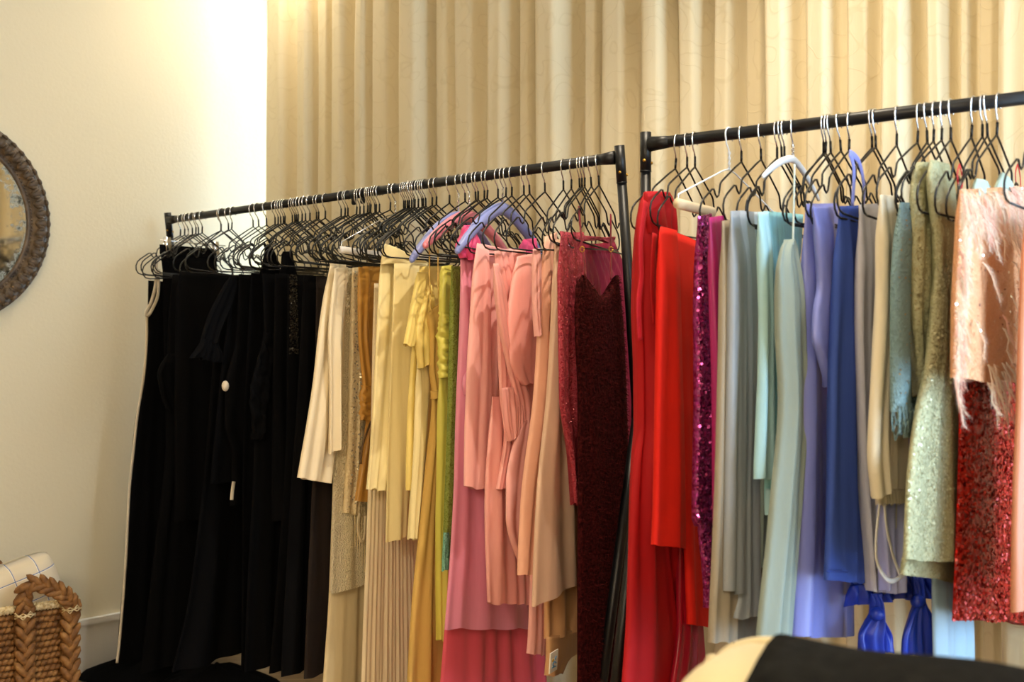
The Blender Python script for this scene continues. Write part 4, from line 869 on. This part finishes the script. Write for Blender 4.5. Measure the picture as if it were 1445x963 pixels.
for i in range(58):
    an = 2 * math.pi * i / 58; X = (mp(an, 1, 0) - mp(an, 0, 0)); Zz = P3(WN, 0); Y = Zz.cross(X)
    o = bpy.data.objects.new('leaf_carving', lm); C.objects.link(o); o.parent = em
    mt = Matrix((X, Y, Zz)).transposed().to_4x4(); mt = mt @ Matrix.Diagonal((1.0, 1.42, 1.15, 1)); mt.translation = mp(an, .309, .036) - mb0; o.matrix_local = mt
bd = MB()
for i in range(150):
    an = 2 * math.pi * i / 150; bd.ball(mp(an, .2845, .016), (.0036, 0, 0), (0, .0036, 0), (0, 0, .0042), 6, 4)
o = bd.build('bead_border', m_frame, em); o['kind'] = 'stuff'

# ------------------------------------------------------------------ basket with a cushion
m_str = material('water_hyacinth', 'A06A34', .6, .35); n = N(m_str)
t = n.add('ShaderNodeTexNoise', i_Scale=40.0, i_Detail=4.0); n.link(n.coord((1, 1, 1)), t.inputs[0]); n.link(n.ramp(t.outputs[0], [(.3, srgb('5E3B1C')), (.55, srgb('8E6234')), (.75, srgb('B48A55'))]), n.b.inputs['Base Color'])
t = n.add('ShaderNodeTexNoise', i_Scale=140.0, i_Detail=3.0); n.link(n.coord(), t.inputs[0]); n.bump(t.outputs[0], .4, .004)
m_rope = material('pale_rope', 'D8C398', .8, .2); n = N(m_rope)
t = n.add('ShaderNodeTexNoise', i_Scale=120.0, i_Detail=3.0); n.link(n.coord(), t.inputs[0]); n.link(n.ramp(t.outputs[0], [(.35, srgb('A88F60')), (.6, srgb('DCC9A0'))]), n.b.inputs['Base Color'])
BC = Vector((-1.285, 3.40)); BX = Vector((.80, .60)); BYv = Vector((-.60, .80)); BWd, BDp, BH = .42, .30, .372    # near right corner, along the front, into depth
eb = based('woven_basket', (BC.x - BX.x * .21 + BYv.x * .15, BC.y - BX.y * .21 + BYv.y * .15, 0), 'brown woven square basket with braided handles on the floor by the cream wall', 'basket')
def bp(u, v, z, out=0):
    """u back along the front from the corner, v into depth; corners rounded by the caller"""
    q = BC - BX * u + BYv * v; return Vector((q.x, q.y, z))
def outline(k, n_, inset=0, rad=.035):
    """point and outward direction on the rounded rectangle, k of n_"""
    a, b = BWd / 2 - rad, BDp / 2 - rad; per = 4 * (a + b) + 2 * math.pi * rad; s_ = (k / n_) * per
    segs = [(2 * a, 0), (math.pi / 2 * rad, 1), (2 * b, 2), (math.pi / 2 * rad, 3), (2 * a, 4), (math.pi / 2 * rad, 5), (2 * b, 6), (math.pi / 2 * rad, 7)]
    for L_, id_ in segs:
        if s_ <= L_ + 1e-9: break
        s_ -= L_
    f_ = s_ / L_ if L_ else 0
    q = id_ // 2; base_ang = [-math.pi / 2, 0, math.pi / 2, math.pi][q]
    cs = [(a, -b), (a, b), (-a, b), (-a, -b)]
    if id_ % 2 == 0:
        st = [(-a, -b - rad), (a + rad, -b), (a, b + rad), (-a - rad, b)][q]; dr = [(1, 0), (0, 1), (-1, 0), (0, -1)][q]
        x, y = st[0] + dr[0] * s_, st[1] + dr[1] * s_; nx, ny = math.cos(base_ang), math.sin(base_ang)
    else:
        an = base_ang + f_ * math.pi / 2; x, y = cs[q][0] + rad * math.cos(an), cs[q][1] + rad * math.sin(an); nx, ny = math.cos(an), math.sin(an)
    x -= nx * inset; y -= ny * inset
    q2 = BC + BX * (x - BWd / 2) + BYv * (y + BDp / 2); return q2, BX * nx + BYv * ny
NO = 84
V = []; Fc = []
for z in (0.004, BH):
    for k in range(NO): q, _ = outline(k, NO, .012); V.append((q.x, q.y, z))
Fc = [(k, (k + 1) % NO, NO + (k + 1) % NO, NO + k) for k in range(NO)] + [tuple(range(NO))[::-1]]
obj('basket_wall', V, Fc, material('basket_lining', '6A4522', .8), eb, False)
wv_ = MB(); rows = 20
for j in range(rows):
    z = .012 + (BH - .03) * j / (rows - 1)
    for k in range(NO):
        q, nn = outline(k + (.5 if j % 2 else 0), NO, .010); q2, _ = outline(k + .5 + (.5 if j % 2 else 0), NO, .010); tg_ = (q2 - q).normalized()
        rr = random.Random(j * 100 + k); tl = .35 + rr.uniform(-.12, .12)
        T = P3(tg_, 0) + Vector((0, 0, tl)); wv_.ball((q.x, q.y, z + rr.uniform(-.001, .001)), T * .0125, P3(nn, 0) * .0095, Vector((0, 0, .0082)) - P3(tg_, 0) * .001, 7, 4)
o = wv_.build('weave', m_str, eb); o['kind'] = 'stuff'
# rolled rope rim
NR = 150; rp = MB(); ctr = [P3(outline(k, 120)[0], BH + .006) for k in range(120)]
rp.tube(ctr + [ctr[0]], .011, 10)
for k in range(NR):
    q, nn = outline(k, NR); q2, _ = outline(k + .5, NR); tg_ = (q2 - q).normalized(); rp.ball((q.x, q.y, BH + .006), P3(tg_, 0) * .004 + Vector((0, 0, .003)), P3(nn, 0) * .0135, Vector((0, 0, .0135)) - P3(tg_, 0) * .003, 7, 5)
rp.build('rope_rim', m_rope, eb)
def braid(name, pts, wid, parent, nrm, step=.017, mat=m_str):
    """three-strand plait: plump overlapping strands laid alternately either side of the run"""
    sp = spline(pts, 10); mb = MB(); L_ = [0]
    for a, b in zip(sp, sp[1:]): L_.append(L_[-1] + (b - a).length)
    tot = L_[-1]; nn_ = int(tot / step)
    for k in range(nn_ + 1):
        s_ = tot * k / nn_; i = max(i for i in range(len(L_)) if L_[i] <= s_ + 1e-9); i = min(i, len(sp) - 2)
        p = sp[i].lerp(sp[i + 1], (s_ - L_[i]) / max(1e-6, L_[i + 1] - L_[i])); T = (sp[i + 1] - sp[i]).normalized()
        Nn = (nrm - T * nrm.dot(T)).normalized(); B = T.cross(Nn); sd = 1 if k % 2 else -1
        ax = (T * .82 + B * (-sd * .57)).normalized(); ay = Nn.cross(ax)
        for sgn in (1, -1): mb.ball(p + B * (sd * wid * .40) + Nn * (sgn * wid * .16), ax * wid * 1.35, ay * wid * .50, Nn * wid * .46, 8, 6)
    return mb.build(name, mat, parent)
FN = P3(-BYv, 0)
def fpt(u, z, out=.012): q = BC - BX * u - BYv * out; return Vector((q.x, q.y, z))
for u in (.028, .155, .30, .395): braid('vertical_braid', [fpt(u, BH - .012), fpt(u, .2), fpt(u, .012)], .024, eb, FN)
h1_ = braid('handle', [fpt(.155, BH - .01), fpt(.160, BH + .04, .02), fpt(.150, BH + .075, .03), fpt(.12, BH + .078, .035), fpt(.06, BH + .045, .03), fpt(.028, BH + .005, .02), fpt(.020, BH - .02, .012)], .022, eb, FN, .013)
def bk(u, z, out): q = BC - BX * u + BYv * (BDp + out); return Vector((q.x, q.y, z))
braid('handle', [bk(.30, BH, 0), bk(.29, BH + .05, .01), bk(.24, BH + .085, .02), bk(.18, BH + .085, .02), bk(.13, BH + .05, .01), bk(.12, BH, 0)], .019, eb, FN, .013)
for u in (.025, .155):
    for dz in (0, .008, -.009):
        mb = MB(); mb.tube([fpt(u + .03, BH - .008 + dz, .022), fpt(u + .01, BH - .012 - dz, .034), fpt(u - .01, BH - .006 + dz, .034), fpt(u - .026, BH - .012 - dz * .5, .022)], .0022, 6); mb.build('binding', m_rope, eb)
# cushion
m_pil = material('checked_linen', 'D9CDB6', .85, .2, 0, .2); n = N(m_pil)
tc = n.add('ShaderNodeTexCoord'); sx = n.add('ShaderNodeSeparateXYZ'); n.link(tc.outputs['Object'], sx.inputs[0])
def stripes(out, freq, ph):
    a = n.add('ShaderNodeMath', operation='MULTIPLY_ADD'); n.link(out, a.inputs[0]); a.inputs[1].default_value = freq; a.inputs[2].default_value = ph
    b = n.add('ShaderNodeMath', operation='FRACT'); n.link(a.outputs[0], b.inputs[0])
    return n.ramp(b.outputs[0], [(.0, (0, 0, 0)), (.46, (0, 0, 0)), (.465, (.5, .5, .5)), (.49, (.5, .5, .5)), (.495, (1, 1, 1)), (.525, (1, 1, 1)), (.53, (0, 0, 0))])
s1 = stripes(sx.outputs['X'], 14.0, .1); s2 = stripes(sx.outputs['Z'], 14.0, .3)
mxm = n.add('ShaderNodeMix', data_type='RGBA', blend_type='LIGHTEN'); mxm.inputs[0].default_value = 1; n.link(s1, mxm.inputs[6]); n.link(s2, mxm.inputs[7])
n.link(n.ramp(mxm.outputs[2], [(0, srgb('D9CDB6')), (.35, srgb('EDE6D8')), (.6, srgb('EDE6D8')), (.8, srgb('6478A8'))]), n.b.inputs['Base Color'])
def pillow(name, c, X, Y, Z, a, b, th, mat, label, cat, pw=.42):
    c, X, Y, Z = Vector(c), Vector(X), Vector(Y), Vector(Z); V = []; Fc = []; n_ = 26
    for s_ in (1, -1):
        for i in range(n_ + 1):
            for j in range(n_ + 1):
                u, v = -1 + 2 * i / n_, -1 + 2 * j / n_; k = 1 - .10 * (1 - v * v) * abs(u) ** 4; k2 = 1 - .10 * (1 - u * u) * abs(v) ** 4
                hgt = th * (max(0, (1 - u ** 4) * (1 - v ** 4))) ** pw + .004; rc = 1 - .16 * (abs(u) * abs(v)) ** 2.5; k *= rc; k2 *= rc
                V.append((u * a * k, s_ * hgt, v * b * k2))
    W = n_ + 1
    for s_ in (0, 1):
        for i in range(n_):
            for j in range(n_):
                q = [i * W + j, i * W + j + 1, (i + 1) * W + j + 1, (i + 1) * W + j]; q = [k + s_ * W * W for k in q]; Fc.append(tuple(q if s_ else q[::-1]))
    rim = [i * W for i in range(W)] + [n_ * W + j for j in range(1, W)] + [i * W + n_ for i in range(n_ - 1, -1, -1)] + [j for j in range(n_ - 1, 0, -1)]
    for i in range(len(rim)):
        p, q = rim[i], rim[(i + 1) % len(rim)]; Fc.append((p, q, q + W * W, p + W * W))
    me = bpy.data.meshes.new(name); me.from_pydata(V, [], Fc); me.materials.append(mat); me.polygons.foreach_set('use_smooth', [True] * len(me.polygons))
    o = bpy.data.objects.new(name, me); C.objects.link(o); mt = Matrix((X.normalized(), Y.normalized(), Z.normalized())).transposed().to_4x4(); mt.translation = c; o.matrix_world = mt
    return tag(o, label, cat)
pc = BC - BX * .165 + BYv * .15
px_ = (P3(BX, 0) + Vector((0, 0, .30))).normalized(); py_ = P3(BYv, 0); pz_ = px_.cross(py_)
pillow('cushion', (pc.x, pc.y, BH - .02), px_, py_, pz_, .18, .14, .085, m_pil, 'cream cushion with blue windowpane checks stuffed in the woven basket', 'cushion')

# ------------------------------------------------------------------ upholstered chair back close to the camera, with a dark throw
m_uph = material('cream_upholstery', 'DCCDA6', .8, .25, 0, .2)
m_thr = material('charcoal_wool', '1C1C1C', .95, .05); n = N(m_thr)
t = n.add('ShaderNodeTexNoise', i_Scale=60.0, i_Detail=5.0); n.link(n.coord(), t.inputs[0]); n.link(n.ramp(t.outputs[0], [(.3, srgb('181818')), (.7, srgb('232322'))]), n.b.inputs['Base Color']); n.bump(t.outputs[0], .5, .006)
SX = Vector((.842, -.540)); SY = Vector((.540, .842)); S0 = Vector((.205, 1.235)); SH = HC - .327; SL = 1.25
es = based('cream_sofa', (S0.x + SX.x * .6, S0.y + SX.y * .6, 0), 'cream upholstered sofa with piped edges standing close before the blue garments', 'sofa')
def rbox(name, mat, u0, u1, v0, v1, z0, z1, rad, parent, grow=0, nseg=7):
    bm = bmesh.new(); bmesh.ops.create_cube(bm, size=1)
    for v in bm.verts: v.co = Vector(((u0 + u1) / 2 + v.co.x * (u1 - u0 + grow), (v0 + v1) / 2 + v.co.y * (v1 - v0 + grow), (z0 + z1) / 2 + v.co.z * (z1 - z0 + grow)))
    bmesh.ops.bevel(bm, geom=bm.edges[:], offset=rad, segments=nseg, profile=.5, affect='EDGES')
    V = []; 
    for v in bm.verts:
        q = S0 + SX * v.co.x + SY * v.co.y; V.append((q.x, q.y, v.co.z))
    bm.verts.index_update(); Fc = [tuple(v.index for v in f.verts) for f in bm.faces]; bm.free()
    return obj(name, V, Fc, mat, parent)
def s3(u, v, z): q = S0 + SX * u + SY * v; return Vector((q.x, q.y, z))
rbox('backrest', m_uph, -.018, SL, -.10, .10, .12, SH, .07, es)
rbox('seat', m_uph, .02, SL - .02, .06, .74, .16, .44, .05, es)
rbox('armrest', m_uph, -.02, .14, .0, .74, .12, .60, .06, es)
rbox('armrest', m_uph, SL - .12, SL + .02, .0, .74, .12, .60, .06, es)
for u, v in ((.06, -.04), (SL - .06, -.04), (.06, .68), (SL - .06, .68)):
    mb = MB(); mb.tube([s3(u, v, .13), s3(u, v, 0)], [.024, .016], 12); mb.build('leg', m_floor, es)
mb = MB(); mb.tube(spline([s3(-.028, .075, .3), s3(-.028, .075, SH - .09), s3(-.012, .08, SH - .035), s3(.03, .086, SH - .012), s3(.085, .086, SH - .010)], 8), .0055, 8); mb.build('piping', m_uph, es)
# throw: a thick sheet over the top of the backrest
V = []; Fc = []; prof = []
for k in range(13): prof.append((-.112 - .012, SH - .50 + .42 * k / 12))
for k in range(1, 12):
    an = math.pi - math.pi * k / 11 * 1.0; prof.append((.118 * math.cos(an) * 1.05, SH - .075 + .092 * math.sin(an)))
for k in range(1, 9): prof.append((.124, SH - .08 - .25 * k / 8))
NUv = 50; np_ = len(prof)
for i in range(NUv + 1):
    for k, (v, z) in enumerate(prof):
        u = .070 + .012 * math.sin(k * .5) + (SL - .16) * i / NUv + .03 * max(0, (SH - z)) * (1 - i / NUv) * -1.6
        b = .004 * noise.noise(Vector((u * 9, k * .35, 2))); V.append(s3(u, v + b * (1 if v > 0 else -1), z + b))
for i in range(NUv):
    for k in range(np_ - 1): Fc.append((i * np_ + k, i * np_ + k + 1, (i + 1) * np_ + k + 1, (i + 1) * np_ + k))
q = s3(.6, 0, SH); o = obj('wool_throw', V, Fc, m_thr, None, origin=tuple(q)); tag(o, 'charcoal wool throw draped over the back of the cream sofa', 'blanket')
s_ = o.modifiers.new('thickness', 'SOLIDIFY'); s_.thickness = .012; s_.offset = 1
